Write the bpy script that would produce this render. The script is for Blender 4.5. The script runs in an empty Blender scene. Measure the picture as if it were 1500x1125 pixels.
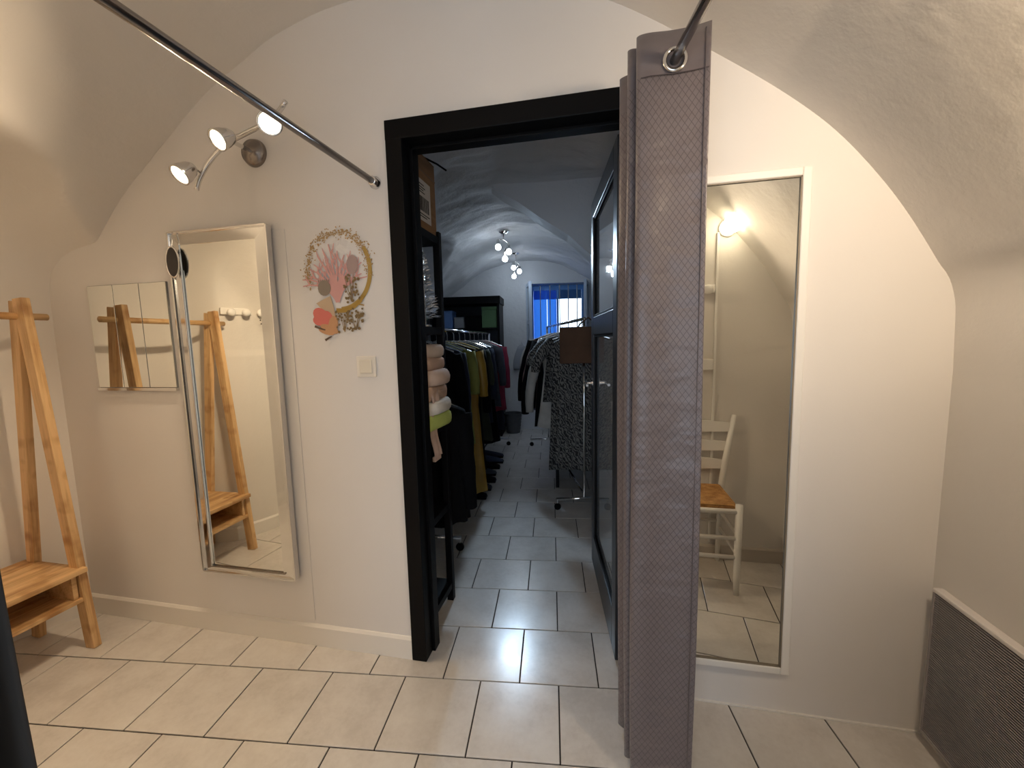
import bpy, bmesh, math, random
from mathutils import Vector, Matrix, noise as mnoise
random.seed(7)
PI = math.pi
S = bpy.context.scene
C = S.collection
T = math.radians(6.3)                    # floor tiles and back room are turned by this against the fitting-room wall
cT, sT = math.cos(T), math.sin(T)
def W(x, y, z=0.0):                      # back-room frame -> world
    return Vector((cT*x - sT*y, sT*x + cT*y, z))
D = 1.4636                               # front face of the back wall

# ------------------------------------------------------------------ camera
yaw, pit, rol = math.radians(11.9), math.radians(6.2), math.radians(-1.3)
fw = Vector((-math.sin(yaw)*math.cos(pit), math.cos(yaw)*math.cos(pit), -math.sin(pit)))
r0 = Vector((math.cos(yaw), math.sin(yaw), 0)); u0 = r0.cross(fw)
rr = math.cos(rol)*r0 + math.sin(rol)*u0
uu = -math.sin(rol)*r0 + math.cos(rol)*u0
cd = bpy.data.cameras.new('camera'); cam = bpy.data.objects.new('camera', cd); C.objects.link(cam)
M = Matrix((rr, uu, -fw)).transposed().to_4x4(); M.translation = (0, 0, 1.32)
cam.matrix_world = M
cd.sensor_width = 36; cd.lens = 600/1500*36; cd.clip_start = .02
S.camera = cam

# ------------------------------------------------------------------ world, lights, exposure
w = bpy.data.worlds.new('sky'); S.world = w; w.use_nodes = True
bg = w.node_tree.nodes['Background']; bg.inputs[0].default_value = (.62, .80, 1, 1); bg.inputs[1].default_value = 3.0
S.view_settings.view_transform = 'Standard'; S.view_settings.look = 'None'
S.view_settings.gamma = 1; S.view_settings.use_curve_mapping = False
S.view_settings.exposure = 0.25
S.cycles.max_bounces = 10; S.cycles.diffuse_bounces = 5; S.cycles.glossy_bounces = 6; S.cycles.transmission_bounces = 6
S.cycles.caustics_reflective = False; S.cycles.caustics_refractive = False
S.cycles.sample_clamp_indirect = 6
def light(kind, name, loc, energy, col, direction=None, **kw):
    d = bpy.data.lights.new(name, kind); d.energy = energy; d.color = col
    for k, v in kw.items():
        if k == 'portal': d.cycles.is_portal = v
        else: setattr(d, k, v)
    o = bpy.data.objects.new(name, d); C.objects.link(o); o.location = loc
    if direction is not None:
        o.rotation_euler = Vector(direction).to_track_quat('-Z', 'Y').to_euler()
    return o
WARM = (1, .76, .50); COLD = (.66, .83, 1)
SPOTS = [((-1.462, 1.265, 1.932), (-.20, -.82, -.78)), ((-1.283, 1.262, 2.028), (-.20, -.88, -.66)), ((-1.02, 1.20, 2.020), (.62, -.74, -.32))]
SPOT_W = (34, 35, 20)
RIGHT_LAMP = Vector((.69, .50, 1.895))
RIGHT_W = 36
BULBS_A = [(-.52, 4.20, 2.245), (-.425, 4.32, 2.22), (-.475, 4.40, 2.165)]
BULBS_B = [(-.465, 5.30, 2.225), (-.40, 5.38, 2.19), (-.475, 5.45, 2.14)]
BULB_W = 1.25
light('SPOT', 'back_room_boost_spot', W(-.44, 4.24, 2.19), 62, (.58, .78, 1), W(.25, -3.2, -2.0), spot_size=math.radians(80), spot_blend=1.0, shadow_soft_size=.05)  # extra spot added beside the bulbs to brighten floor and highlight by the door
for i, (p, d) in enumerate(SPOTS):
    light('SPOT', 'wall_spot_light', Vector(p) + Vector(d).normalized()*.012, SPOT_W[i], WARM, d, spot_size=math.radians(172), spot_blend=1.0, shadow_soft_size=.022)
light('SPOT', 'cabin_lamp_light', RIGHT_LAMP + Vector((0, .06, 0)), RIGHT_W, (1, .80, .58), (.25, 1, -.38), spot_size=math.radians(165), spot_blend=1.0, shadow_soft_size=.04)
light('SPOT', 'cabin_hot_patch_spot', RIGHT_LAMP + Vector((.05, .02, .05)), 3.2, (1, .84, .64), (.70, -.36, .62), spot_size=math.radians(60), spot_blend=1.0, shadow_soft_size=.02)  # extra spot added next to the globe to make the hot patch on the wall
for b in BULBS_A + BULBS_B:
    light('POINT', 'back_room_bulb_light', W(*b) - Vector((0, 0, .03)), BULB_W, COLD, shadow_soft_size=.02)
light('AREA', 'rear_fill_light', (-.3, -1.4, 2.3), 4.5, (1, .78, .58), (0, .25, -1), shape='RECTANGLE', size=.9, size_y=.3)  # unseen warm fill added behind the camera
light('AREA', 'rear_daylight_fill', (-.35, -2.25, 1.1), 3.5, (.66, .80, 1), (0, 1, -.1), shape='RECTANGLE', size=1.4, size_y=1.5)  # cold area lamp added to strengthen the daylight from behind
light('AREA', 'rear_window_portal', (-.35, -2.36, 1.15), 1, (1, 1, 1), (0, 1, 0), shape='RECTANGLE', size=1.6, size_y=1.7, portal=True)
light('AREA', 'back_window_portal', W(.26, 6.29, 1.56), 1, (1, 1, 1), W(0, -1, 0), shape='RECTANGLE', size=.5, size_y=1.1, portal=True)

# ------------------------------------------------------------------ materials
MATS = {}
def mat(name, col=(.8, .8, .8), rough=.5, metal=0, **kw):
    if name in MATS: return MATS[name]
    m = bpy.data.materials.new(name); m.use_nodes = True
    b = m.node_tree.nodes['Principled BSDF']
    b.inputs['Base Color'].default_value = (*col, 1); b.inputs['Roughness'].default_value = rough
    b.inputs['Metallic'].default_value = metal
    for k, v in kw.items(): b.inputs[k.replace('_', ' ')].default_value = v
    MATS[name] = m
    return m
class N:                                  # small node-graph helper
    def __init__(s, m): s.t = m.node_tree; s.b = s.t.nodes['Principled BSDF']
    def n(s, kind, **kw):
        x = s.t.nodes.new('ShaderNode' + kind)
        for k, v in kw.items():
            if k.startswith('i_'): x.inputs[k[2:].replace('_', ' ')].default_value = v
            else: setattr(x, k, v)
        return x
    def l(s, a, b): s.t.links.new(a, b)
    def ramp(s, fac, stops):
        r = s.n('ValToRGB'); e = r.color_ramp.elements
        e[0].position, e[0].color = stops[0][0], (*stops[0][1], 1)
        e[1].position, e[1].color = stops[-1][0], (*stops[-1][1], 1)
        for p, c in stops[1:-1]:
            q = e.new(p); q.color = (*c, 1)
        s.l(fac, r.inputs[0]); return r.outputs[0]
    def noise(s, vec, scale, detail=4, rough=.55, dim='3D'):
        x = s.n('TexNoise', i_Scale=scale, i_Detail=detail, i_Roughness=rough); s.l(vec, x.inputs['Vector']); return x.outputs['Fac']
    def mapping(s, vec, scale=(1, 1, 1), rot=(0, 0, 0)):
        x = s.n('Mapping'); x.inputs['Scale'].default_value = scale; x.inputs['Rotation'].default_value = rot
        s.l(vec, x.inputs[0]); return x.outputs[0]
    def bump(s, h, strength, dist=.01):
        x = s.n('Bump', i_Strength=strength, i_Distance=dist); s.l(h, x.inputs['Height']); s.l(x.outputs[0], s.b.inputs['Normal'])
    def math(s, op, a, b=None):
        x = s.n('Math', operation=op)
        for i, v in enumerate((a, b)):
            if v is None: continue
            if isinstance(v, (int, float)): x.inputs[i].default_value = v
            else: s.l(v, x.inputs[i])
        return x.outputs[0]
def plaster(name, c1, c2, rough_bump, scale=3.0):
    m = mat(name, c1, .75); g = N(m)
    p = g.n('NewGeometry').outputs['Position']
    a = g.noise(p, scale, 6, .6); b = g.noise(p, 22, 5, .6); c = g.noise(p, 1.1, 3)
    g.l(g.ramp(c, [(.35, c1), (.7, c2)]), g.b.inputs['Base Color'])
    h = g.math('ADD', g.math('MULTIPLY', a, 1.6), g.math('MULTIPLY', b, .35))
    g.bump(h, rough_bump, .02)
    return m
m_wall = plaster('smooth_white_plaster', (.74, .71, .68), (.78, .75, .72), .06)
m_vault = plaster('rough_white_plaster', (.72, .685, .64), (.78, .75, .71), .16)
m_far = plaster('back_room_plaster', (.66, .67, .70), (.72, .73, .76), .5, 4)
m_trim = mat('white_gloss_paint', (.80, .77, .72), .35)
m_white = mat('white_paint', (.84, .82, .78), .4)
m_black = mat('black_paint', (.003, .003, .0035), .45, 0, Specular_IOR_Level=.12)
m_blackmetal = mat('black_metal', (.004, .004, .005), .5, 0, Specular_IOR_Level=.15)
m_chrome = mat('chrome', (.75, .74, .73), .12, 1)
m_darkchrome = mat('dark_chrome', (.28, .25, .23), .25, 1)
m_mirror = mat('mirror_silver', (.86, .87, .83), .012, 1)
m_bevel = mat('mirror_bevel', (.80, .80, .78), .09, 1)
m_grout = mat('grout', (.022, .018, .016), .9)
m_plastic = mat('ivory_plastic', (.80, .75, .66), .35)
m_dark = mat('dark_hole', (.02, .014, .01), .8)
def emit(name, col, s):
    m = mat(name, col, .5); b = m.node_tree.nodes['Principled BSDF']
    b.inputs['Emission Color'].default_value = (*col, 1); b.inputs['Emission Strength'].default_value = s; return m
m_lens = emit('warm_lit_lens', (1, .86, .62), 14)
m_bulb = emit('cold_lit_bulb', (.90, .96, 1), 14)
# tile
m_tile = mat('grey_ceramic_tile', (.5, .48, .46), .28, 0, IOR=1.65); g = N(m_tile)
p = g.n('TexCoord').outputs['Object']; rnd = g.n('ObjectInfo').outputs['Random']
off = g.n('VectorMath', operation='ADD'); cmb = g.n('CombineXYZ')
g.l(g.math('MULTIPLY', rnd, 37.0), cmb.inputs[0]); g.l(g.math('MULTIPLY', rnd, 91.0), cmb.inputs[1])
g.l(p, off.inputs[0]); g.l(cmb.outputs[0], off.inputs[1]); pv = off.outputs[0]
na = g.noise(pv, 7, 8, .65); nb = g.noise(pv, 60, 4, .6)
mixn = g.math('ADD', g.math('MULTIPLY', na, .75), g.math('MULTIPLY', nb, .25))
mixn = g.math('ADD', mixn, g.math('MULTIPLY', g.math('SUBTRACT', rnd, .5), .10))
g.l(g.ramp(mixn, [(.36, (.60, .565, .525)), (.5, (.675, .64, .60)), (.64, (.725, .695, .655))]), g.b.inputs['Base Color'])
g.l(g.math('ADD', g.math('MULTIPLY', na, .20), .13), g.b.inputs['Roughness'])
g.bump(g.math('ADD', na, g.math('MULTIPLY', nb, .5)), .05, .004)
# wood: grain along local Z or Y
def wood(name, axis, c1=(.56, .34, .15), c2=(.70, .455, .225), c3=(.40, .21, .085)):
    m = mat(name, c2, .45); g = N(m)
    p = g.n('TexCoord').outputs['Object']
    sc = {'X': (.9, 14, 14), 'Y': (14, .9, 14), 'Z': (14, 14, .9)}[axis]
    v = g.mapping(p, sc)
    r = g.n('ObjectInfo').outputs['Random']; ad = g.n('VectorMath', operation='ADD'); cb = g.n('CombineXYZ')
    g.l(g.math('MULTIPLY', r, 31.0), cb.inputs[0]); g.l(g.math('MULTIPLY', r, 17.0), cb.inputs[2])
    g.l(v, ad.inputs[0]); g.l(cb.outputs[0], ad.inputs[1])
    n1 = g.noise(ad.outputs[0], 1.6, 5, .6); n2 = g.noise(ad.outputs[0], 9, 3, .5); n3 = g.noise(p, 9, 2)
    f = g.math('ADD', g.math('MULTIPLY', n1, .75), g.math('MULTIPLY', n2, .25))
    col = g.ramp(f, [(.36, c3), (.45, c1), (.54, c2), (.70, tuple(min(1, x*1.15) for x in c2))])
    mx = g.n('MixRGB', blend_type='MULTIPLY'); mx.inputs[0].default_value = 1
    g.l(col, mx.inputs[1]); g.l(g.ramp(n3, [(.28, (.62, .50, .38)), (.46, (1, 1, 1))]), mx.inputs[2])
    g.l(mx.outputs[0], g.b.inputs['Base Color']); g.bump(f, .15, .003)
    return m
m_wz = wood('pine_grain_up', 'Z'); m_wy = wood('pine_grain_along', 'Y')

# ------------------------------------------------------------------ mesh helpers
def link(name, me, m, parent=None, loc=None, rz=0, smooth=False):
    if m is not None: me.materials.append(m)
    if smooth:
        for p in me.polygons: p.use_smooth = True
    o = bpy.data.objects.new(name, me); C.objects.link(o)
    if parent is not None: o.parent = parent
    if loc is not None: o.location = loc
    if rz: o.rotation_euler = (0, 0, rz)
    return o
def obj(name, bm, m, parent=None, loc=None, rz=0, smooth=False, normals=True):
    if normals: bmesh.ops.recalc_face_normals(bm, faces=bm.faces[:])
    me = bpy.data.meshes.new(name); bm.to_mesh(me); bm.free()
    return link(name, me, m, parent, loc, rz, smooth)
def tag(o, label=None, cat=None, group=None, kind=None):
    for k, v in (('label', label), ('category', cat), ('group', group), ('kind', kind)):
        if v: o[k] = v
    return o
def empty(name, label, cat, loc=(0, 0, 0), rz=0, group=None):
    o = bpy.data.objects.new(name, None); C.objects.link(o); o.location = loc; o.rotation_euler = (0, 0, rz)
    o.empty_display_size = .05
    return tag(o, label, cat, group)
def struct(o): o['kind'] = 'structure'; return o
def box(bm, x0, x1, y0, y1, z0, z1, bev=0, mtx=None):
    r = bmesh.ops.create_cube(bm, size=1)
    vs = r['verts']
    bmesh.ops.scale(bm, vec=(x1-x0, y1-y0, z1-z0), verts=vs)
    bmesh.ops.translate(bm, vec=((x0+x1)/2, (y0+y1)/2, (z0+z1)/2), verts=vs)
    if bev:
        es = list({e for v in vs for e in v.link_edges})
        rr = bmesh.ops.bevel(bm, geom=es, offset=bev, segments=2, affect='EDGES', profile=.5)
        vs = list({v for f in rr['faces'] for v in f.verts} | {v for v in vs if v.is_valid})
    if mtx is not None: bmesh.ops.transform(bm, matrix=mtx, verts=[v for v in vs if v.is_valid])
    return vs
def bx(*a, bev=0, mtx=None):
    bm = bmesh.new(); box(bm, *a, bev=bev, mtx=mtx); return bm
def bar(p, q, wx, wy, bev=.003, roll_ref=(0, 1, 0)):
    """rectangular bar from p to q; wy is the size along roll_ref"""
    p, q = Vector(p), Vector(q); d = q-p; L = d.length; z = d.normalized()
    y = Vector(roll_ref); y = (y - z*y.dot(z)).normalized(); x = y.cross(z)
    m = Matrix((x, y, z)).transposed().to_4x4(); m.translation = (p+q)/2
    return bx(-wx/2, wx/2, -wy/2, wy/2, -L/2, L/2, bev=bev), m
def add_bar(name, p, q, wx, wy, m, parent, bev=.003, ref=(0, 1, 0)):
    bm, mt = bar(p, q, wx, wy, bev, ref)
    o = obj(name, bm, m, parent); o.matrix_local = mt; return o
def tube(bm, pts, rad, n=10, cap=True, closed=False):
    pts = [Vector(p) for p in pts]; rings = []
    prev = None
    for i, p in enumerate(pts):
        if closed: t = (pts[(i+1) % len(pts)] - pts[i-1]).normalized()
        else: t = (pts[min(i+1, len(pts)-1)] - pts[max(i-1, 0)]).normalized()
        a = prev if prev is not None else (Vector((0, 0, 1)) if abs(t.z) < .9 else Vector((1, 0, 0)))
        a = (a - t*a.dot(t)).normalized(); prev = a; b = t.cross(a)
        r = rad[i] if isinstance(rad, (list, tuple)) else rad
        rings.append([bm.verts.new(p + r*(math.cos(2*PI*k/n)*a + math.sin(2*PI*k/n)*b)) for k in range(n)])
    m = len(rings)
    for i in range(m if closed else m-1):
        A, B = rings[i], rings[(i+1) % m]
        for k in range(n): bm.faces.new((A[k], A[(k+1) % n], B[(k+1) % n], B[k]))
    if cap and not closed: bm.faces.new(rings[0][::-1]); bm.faces.new(rings[-1])
    return bm
def tb(pts, rad, n=10, closed=False): return tube(bmesh.new(), pts, rad, n, True, closed)
def lathe(prof, n=24, axis=None, loc=None):
    bm = bmesh.new(); rings = []
    for r, z in prof:
        rings.append([bm.verts.new((max(r, 1e-4)*math.cos(2*PI*k/n), max(r, 1e-4)*math.sin(2*PI*k/n), z)) for k in range(n)])
    for A, B in zip(rings, rings[1:]):
        for k in range(n): bm.faces.new((A[k], A[(k+1) % n], B[(k+1) % n], B[k]))
    bm.faces.new(rings[0][::-1]); bm.faces.new(rings[-1])
    if axis is not None:
        m = Vector(axis).to_track_quat('Z', 'Y').to_matrix().to_4x4(); bmesh.ops.transform(bm, matrix=m, verts=bm.verts)
    if loc is not None: bmesh.ops.translate(bm, vec=loc, verts=bm.verts)
    return bm
def disc(c, axis, r, th=.004, n=28): return lathe([(r*.98, 0), (r, th*.3), (r, th*.7), (r*.98, th)], n, axis, c)
def interp(tab, x):
    if x <= tab[0][0]: return tab[0][1]
    for (a, b), (c, d) in zip(tab, tab[1:]):
        if x <= c:
            t = (x-a)/(c-a); return b + (d-b)*t
    return tab[-1][1]
def sinterp(tab, x):                       # Catmull-Rom through a table
    n = len(tab)
    if x <= tab[0][0]: return tab[0][1]
    if x >= tab[-1][0]: return tab[-1][1]
    for i in range(n-1):
        if x <= tab[i+1][0]:
            p0, p1, p2, p3 = tab[max(i-1, 0)], tab[i], tab[i+1], tab[min(i+2, n-1)]
            h = p2[0]-p1[0]; t = (x-p1[0])/h
            m1 = (p2[1]-p0[1])/(p2[0]-p0[0])*h; m2 = (p3[1]-p1[1])/(p3[0]-p1[0])*h
            return (2*t**3-3*t*t+1)*p1[1] + (t**3-2*t*t+t)*m1 + (-2*t**3+3*t*t)*p2[1] + (t**3-t*t)*m2
def grid(rows, name, m, parent=None, smooth=True):
    vs = [v for r in rows for v in r]; n = len(rows[0]); fs = []
    for i in range(len(rows)-1):
        for j in range(n-1): fs.append((i*n+j, i*n+j+1, (i+1)*n+j+1, (i+1)*n+j))
    me = bpy.data.meshes.new(name); me.from_pydata([tuple(v) for v in vs], [], fs)
    return link(name, me, m, parent, smooth=smooth)
def holed_wall(name, xs, zs, hole, y0, y1, m, xf=None):
    """one connected thick wall on a grid with the cells of HOLE left out"""
    bm = bmesh.new(); V = {}
    def v(i, k, s):
        if (i, k, s) not in V:
            p = Vector((xs[i], y1 if s else y0, zs[k])); V[(i, k, s)] = bm.verts.new(xf(p) if xf else p)
        return V[(i, k, s)]
    cells = {(i, k) for i in range(len(xs)-1) for k in range(len(zs)-1)} - set(hole)
    for i, k in cells:
        for s in (0, 1): bm.faces.new([v(i, k, s), v(i+1, k, s), v(i+1, k+1, s), v(i, k+1, s)])
        for (di, dk, a, b) in ((-1, 0, (i, k), (i, k+1)), (1, 0, (i+1, k), (i+1, k+1)), (0, -1, (i, k), (i+1, k)), (0, 1, (i, k+1), (i+1, k+1))):
            if (i+di, k+dk) not in cells: bm.faces.new([v(*a, 0), v(*b, 0), v(*b, 1), v(*a, 1)])
    return obj(name, bm, m)

# ------------------------------------------------------------------ fitting-room shell
CX, HW = -.686, 1.725
LEFT = sorted([(1.60, -2.45), (1.464, -2.504), (1.24, -2.625), (1.0, -2.66), (.82, -2.65), (.70, -2.585), (.63, -2.405), (.50, -2.335), (.37, -2.282), (.15, -2.20), (-.35, -2.15), (-2.5, -2.15)])
def left_x(y): return interp(LEFT, y)
PROF = [(0, 2.56), (.35, 2.52), (.69, 2.40), (1.02, 2.195), (1.338, 1.955), (1.522, 1.745), (1.663, 1.52), (1.715, 1.40), (1.725, 1.20)]
Z0 = 1.2
PP = []
for i in range(len(PROF)-1):
    for k in range(12):
        o_ = PROF[i][0] + (PROF[i+1][0]-PROF[i][0])*k/12
        PP.append((o_, sinterp(PROF, o_)))
PP.append(PROF[-1])
PP_T = sorted([(math.atan2(z-Z0, o_), math.hypot(o_, z-Z0)) for o_, z in PP])
LUN = sorted([(1.60, 1.74), (1.464, 1.80), (1.40, 1.845), (1.33, 1.90), (1.27, 1.97), (1.185, 2.02), (1.07, 2.05), (.85, 2.08), (.65, 1.98), (.5, 1.75), (.38, 1.5), (.2, 1.35), (-2.5, 1.3)])
def lump(p, a):                          # hand-trowelled unevenness
    return a*(mnoise.noise(p*2.6) + .45*mnoise.noise(p*7.0))
def vault_pt(th, y):
    """point of the vault at angle th (0 = right springing, pi = left springing)"""
    right = th < PI/2; a = th if right else PI-th
    r = interp(PP_T, a); o_, z = r*math.cos(a), r*math.sin(a)
    if right: return Vector((CX+o_, y, Z0+z))
    hl = CX-left_x(y); o1 = o_*min(1, hl/HW)
    zl = sinterp(LUN, y)-Z0                     # lunette on the left flank
    r1 = math.hypot(o1, z); ca, sa = math.cos(a), max(math.sin(a), 1e-4)
    e = 8.0
    r2 = ((abs(ca)/hl)**e + (sa/zl)**e)**(-1/e)
    k = 70.0
    rm = math.log(math.exp(k*(r1-1)) + math.exp(k*(r2-1)))/k + 1 if a < 1.2 else r1
    if a < .04: rm = max(r2, r1)
    b = math.atan2(z, o1) if rm == r1 else a
    rm += lump(Vector((CX-rm*math.cos(a), y, Z0+rm*math.sin(a))), .013)*min(1, a*4)
    return Vector((CX-rm*math.cos(a), y, Z0+rm*math.sin(a)))
ys = [1.54 - i*(1.6/110) for i in range(111)] + [-.06 - i*(2.34/50) for i in range(1, 51)]
rows = []
for y in ys:
    rows.append([vault_pt(PI*j/260, y) for j in range(261)])
struct(grid(rows, 'ceiling', m_vault))
struct(grid([[Vector((rows[i][-1].x, y, Z0)), Vector((rows[i][-1].x*.5+left_x(y)*.5, y, .8)), Vector((left_x(y), y, .4)), Vector((left_x(y), y, -.02))] for i, y in enumerate(ys)], 'wall_left', m_vault))
struct(grid([[Vector((CX+HW, y, Z0)), Vector((CX+HW, y, .8)), Vector((CX+HW, y, .4)), Vector((CX+HW, y, -.02))] for y in ys], 'wall_right', m_vault))
struct(holed_wall('wall_back', [-2.95, -.752, .150, 1.5], [-.02, 2.112, 2.75], [(1, 0)], D, D+.09, m_wall))
# stub walls on either side of the opening the picture is taken from
struct(obj('wall_front_right', bx(.43, 1.06, .34, .40, -.02, 2.62), m_vault))
struct(obj('wall_front_left', bx(-2.3, -.74, -.44, -.35, -.02, 2.75), m_vault))
struct(holed_wall('wall_rear', [-2.6, -1.15, .45, 1.4], [-.02, .30, 2.0, 2.75], [(1, 1)], -2.4, -2.28, m_vault))
bm = bmesh.new()
box(bm, -1.15, .45, -2.36, -2.31, .30, .36); box(bm, -1.15, .45, -2.36, -2.31, 1.94, 2.0)
for x in (-1.15, -.38, .39): box(bm, x, x+.06, -2.36, -2.31, .36, 1.94)
struct(obj('window_2', bm, m_trim))

# baseboards
def strip(name, path, h, th, m, parent=None):
    bm = bmesh.new(); secs = []
    for i, p in enumerate(path):
        a, b = path[max(i-1, 0)], path[min(i+1, len(path)-1)]
        d = Vector((b[0]-a[0], b[1]-a[1])).normalized(); nrm = Vector((-d.y, d.x))*th
        secs.append([bm.verts.new((p[0]+nrm.x*s, p[1]+nrm.y*s, z)) for s, z in ((0, 0), (1, 0), (1, h-.012), (.45, h-.003), (0, h))])
    for A, B in zip(secs, secs[1:]):
        for k in range(5): bm.faces.new((A[k], A[(k+1) % 5], B[(k+1) % 5], B[k]))
    bm.faces.new(secs[0]); bm.faces.new(secs[-1][::-1])
    return struct(obj(name, bm, m, parent))
strip('baseboard_back', [(-.757, D+.002), (-2.50, D+.002)], .098, .014, m_trim)
strip('baseboard_left', [(x+.002, y) for y, x in sorted(LEFT, reverse=True) if -.36 < y < 1.5], .095, .014, m_trim)
strip('baseboard_front', [(.43, .398), (1.04, .398)], .085, .013, mat('grey_baseboard', (.55, .50, .44), .5))
struct(obj('trim_1', bx(.15, 1.039, D-.006, D+.001, 0, .006, bev=.001), m_trim))

# ------------------------------------------------------------------ floor with single tiles
fl = struct(obj('floor', bx(-3.2, 3.2, -2.6, 7.2, -.08, -.0045), m_grout))
PX, PY, J = .302, .2955, .0048
def tile_mesh():
    bm = bmesh.new(); a, b = PX-J, PY-J; i = .0012
    lo = [bm.verts.new((x, y, -.006)) for x, y in ((0, 0), (a, 0), (a, b), (0, b))]
    mi = [bm.verts.new((x, y, -.0010)) for x, y in ((0, 0), (a, 0), (a, b), (0, b))]
    hi = [bm.verts.new((x, y, 0)) for x, y in ((i, i), (a-i, i), (a-i, b-i), (i, b-i))]
    for A, B in ((lo, mi), (mi, hi)):
        for k in range(4): bm.faces.new((A[k], A[(k+1) % 4], B[(k+1) % 4], B[k]))
    bm.faces.new(hi)
    me = bpy.data.meshes.new('tile'); bm.to_mesh(me); bm.free(); me.materials.append(m_tile); return me
tm = tile_mesh(); rest = bmesh.new()
for r in range(-12, 17):
    y0 = 1.1475 + (r)*PY
    off = .012 if r % 2 == 0 else -.139
    for k in range(-10, 6):
        x0 = off + k*PX
        c = W(x0+PX/2, y0+PY/2)
        if c.y > D+.1 and not (-1.95 < x0+PX/2 < 1.35 and y0 < 5.95): continue
        if c.y < D+.1 and not (-2.85 < c.x < 1.2): continue
        if c.y > .30 and (c.y < D+.1 or -1.1 < x0+.15 < .9):
            o = bpy.data.objects.new('tile', tm); C.objects.link(o); o.parent = fl
            o.location = W(x0+J/2, y0+J/2, random.uniform(-.0006, .0002)); o.rotation_euler = (0, 0, T)
        else:
            vs = [rest.verts.new(W(x0+J/2+a, y0+J/2+b, z)) for z in (-.006, 0) for a, b in ((0, 0), (PX-J, 0), (PX-J, PY-J), (0, PY-J))]
            rest.faces.new(vs[4:])
            for q in range(4): rest.faces.new((vs[q], vs[(q+1) % 4], vs[4+(q+1) % 4], vs[4+q]))
tag(obj('tile_field', rest, m_tile, fl), kind='stuff')

# ------------------------------------------------------------------ back-room shell (turned frame)
FC, FHW, FEND = -.33, 1.55, 5.95
def far_prof(a):
    r = interp(PP_T, a); return r*math.cos(a)*FHW/HW, r*math.sin(a)*.905
def far_pt(th, t):
    right = th < PI/2; a = th if right else PI-th
    o_, z = far_prof(a); x = FC + (o_ if right else -o_)
    ys_ = (D+.085 - sT*x)/cT                       # start on the rear face of the dividing wall
    y = ys_ + (FEND+.05-ys_)*t
    r1 = math.hypot(o_, z); ang = math.atan2(z, o_)
    if right: yc, hs, zc = 3.0, .92, 1.22           # cross vault over the right flank
    else: yc, hs, zc = 4.0, 1.0, 1.10
    q = 1-((y-yc)/hs)**2
    if q > 0:
        zl = .25 + (zc-.25)*math.sqrt(q)
        r2 = min(FHW*1.0/max(math.cos(ang), 1e-4), zl/max(math.sin(ang), 1e-4))
        k = 160.0; r1 = max(r1, math.log(math.exp(k*(r1-1))+math.exp(k*(r2-1)))/k + 1 - .004)
    r1 += lump(Vector((r1*math.cos(ang)*(1 if right else -1), y*1.6, r1*math.sin(ang)))*1.3, .020)*min(1, ang*4)
    return W(FC + (1 if right else -1)*r1*math.cos(ang), y, Z0 + r1*math.sin(ang))
frows = [[far_pt(PI*j/180, i/170) for j in range(181)] for i in range(171)]
struct(grid(frows, 'ceiling_far', m_far))
for nm, j in (('wall_far_right', 0), ('wall_far_left', -1)):
    struct(grid([[r[j], Vector((r[j].x, r[j].y, .6)), Vector((r[j].x, r[j].y, -.02))] for r in frows], nm, m_far))
# transverse half-arch on the right flank
edge = [(-.46, 2.44), (-.36, 2.365), (-.22, 2.285), (-.06, 2.18), (.12, 2.04), (.336, 1.85), (.50, 1.66), (.62, 1.46), (.70, 1.25), (.72, 1.0), (.72, -.02)]
bm = bmesh.new(); rA, rB, rC, rD = [], [], [], []
for i, (x, z) in enumerate(edge):
    xo, zo = (1.32, z) if z < 1.3 else (x + (1.32-x)*.98*min(1, i/5), 2.62)
    q = lump(Vector((x*2, 3.1, z*2)), .012)
    rA.append(bm.verts.new(W(x+q, 3.02, z+q))); rB.append(bm.verts.new(W(x+q, 3.24, z+q))); rC.append(bm.verts.new(W(xo, 3.02, zo))); rD.append(bm.verts.new(W(xo, 3.24, zo)))
for i in range(len(edge)-1):
    bm.faces.new((rA[i], rA[i+1], rB[i+1], rB[i])); bm.faces.new((rA[i], rC[i], rC[i+1], rA[i+1])); bm.faces.new((rB[i], rB[i+1], rD[i+1], rD[i]))
struct(obj('wall_far_arch', bm, m_far))
struct(holed_wall('wall_far', [-2.2, -.34, .52, 1.7], [-.02, 1.02, 2.10, 2.75], [(1, 1)], FEND, FEND+.34, m_far, lambda p: W(p.x, p.y, p.z)))

# ------------------------------------------------------------------ window in the far wall
m_blue = mat('blue_painted_wood', (.16, .42, .90), .45)
m_shutter = bpy.data.materials.new('blue_translucent_shutter'); m_shutter.use_nodes = True  # shutters and top rail made translucent so sky light brightens their blue
nt = m_shutter.node_tree; nt.nodes.clear()
o_ = nt.nodes.new('ShaderNodeOutputMaterial'); mxs = nt.nodes.new('ShaderNodeMixShader'); mxs.inputs[0].default_value = .5
a_ = nt.nodes.new('ShaderNodeBsdfDiffuse'); b_ = nt.nodes.new('ShaderNodeBsdfTranslucent')
a_.inputs[0].default_value = (.18, .40, .80, 1); b_.inputs[0].default_value = (.24, .50, .85, 1)
nt.links.new(a_.outputs[0], mxs.inputs[1]); nt.links.new(b_.outputs[0], mxs.inputs[2]); nt.links.new(mxs.outputs[0], o_.inputs[0])
wn = struct(obj('window_1', bx(-.34, -.26, 6.20, 6.28, 1.02, 2.10, bev=.004), m_blue)); wn.rotation_euler = (0, 0, T)
def wpart(name, *a, m=m_blue, bev=.003, rz=None): return obj(name, bx(*a, bev=bev), m, wn)
wpart('window_rail', -.26, .52, 6.20, 6.28, 2.03, 2.10); wpart('window_rail', -.26, .52, 6.20, 6.28, 1.02, 1.09)
wpart('window_stile', .45, .52, 6.20, 6.28, 1.09, 2.03)
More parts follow.
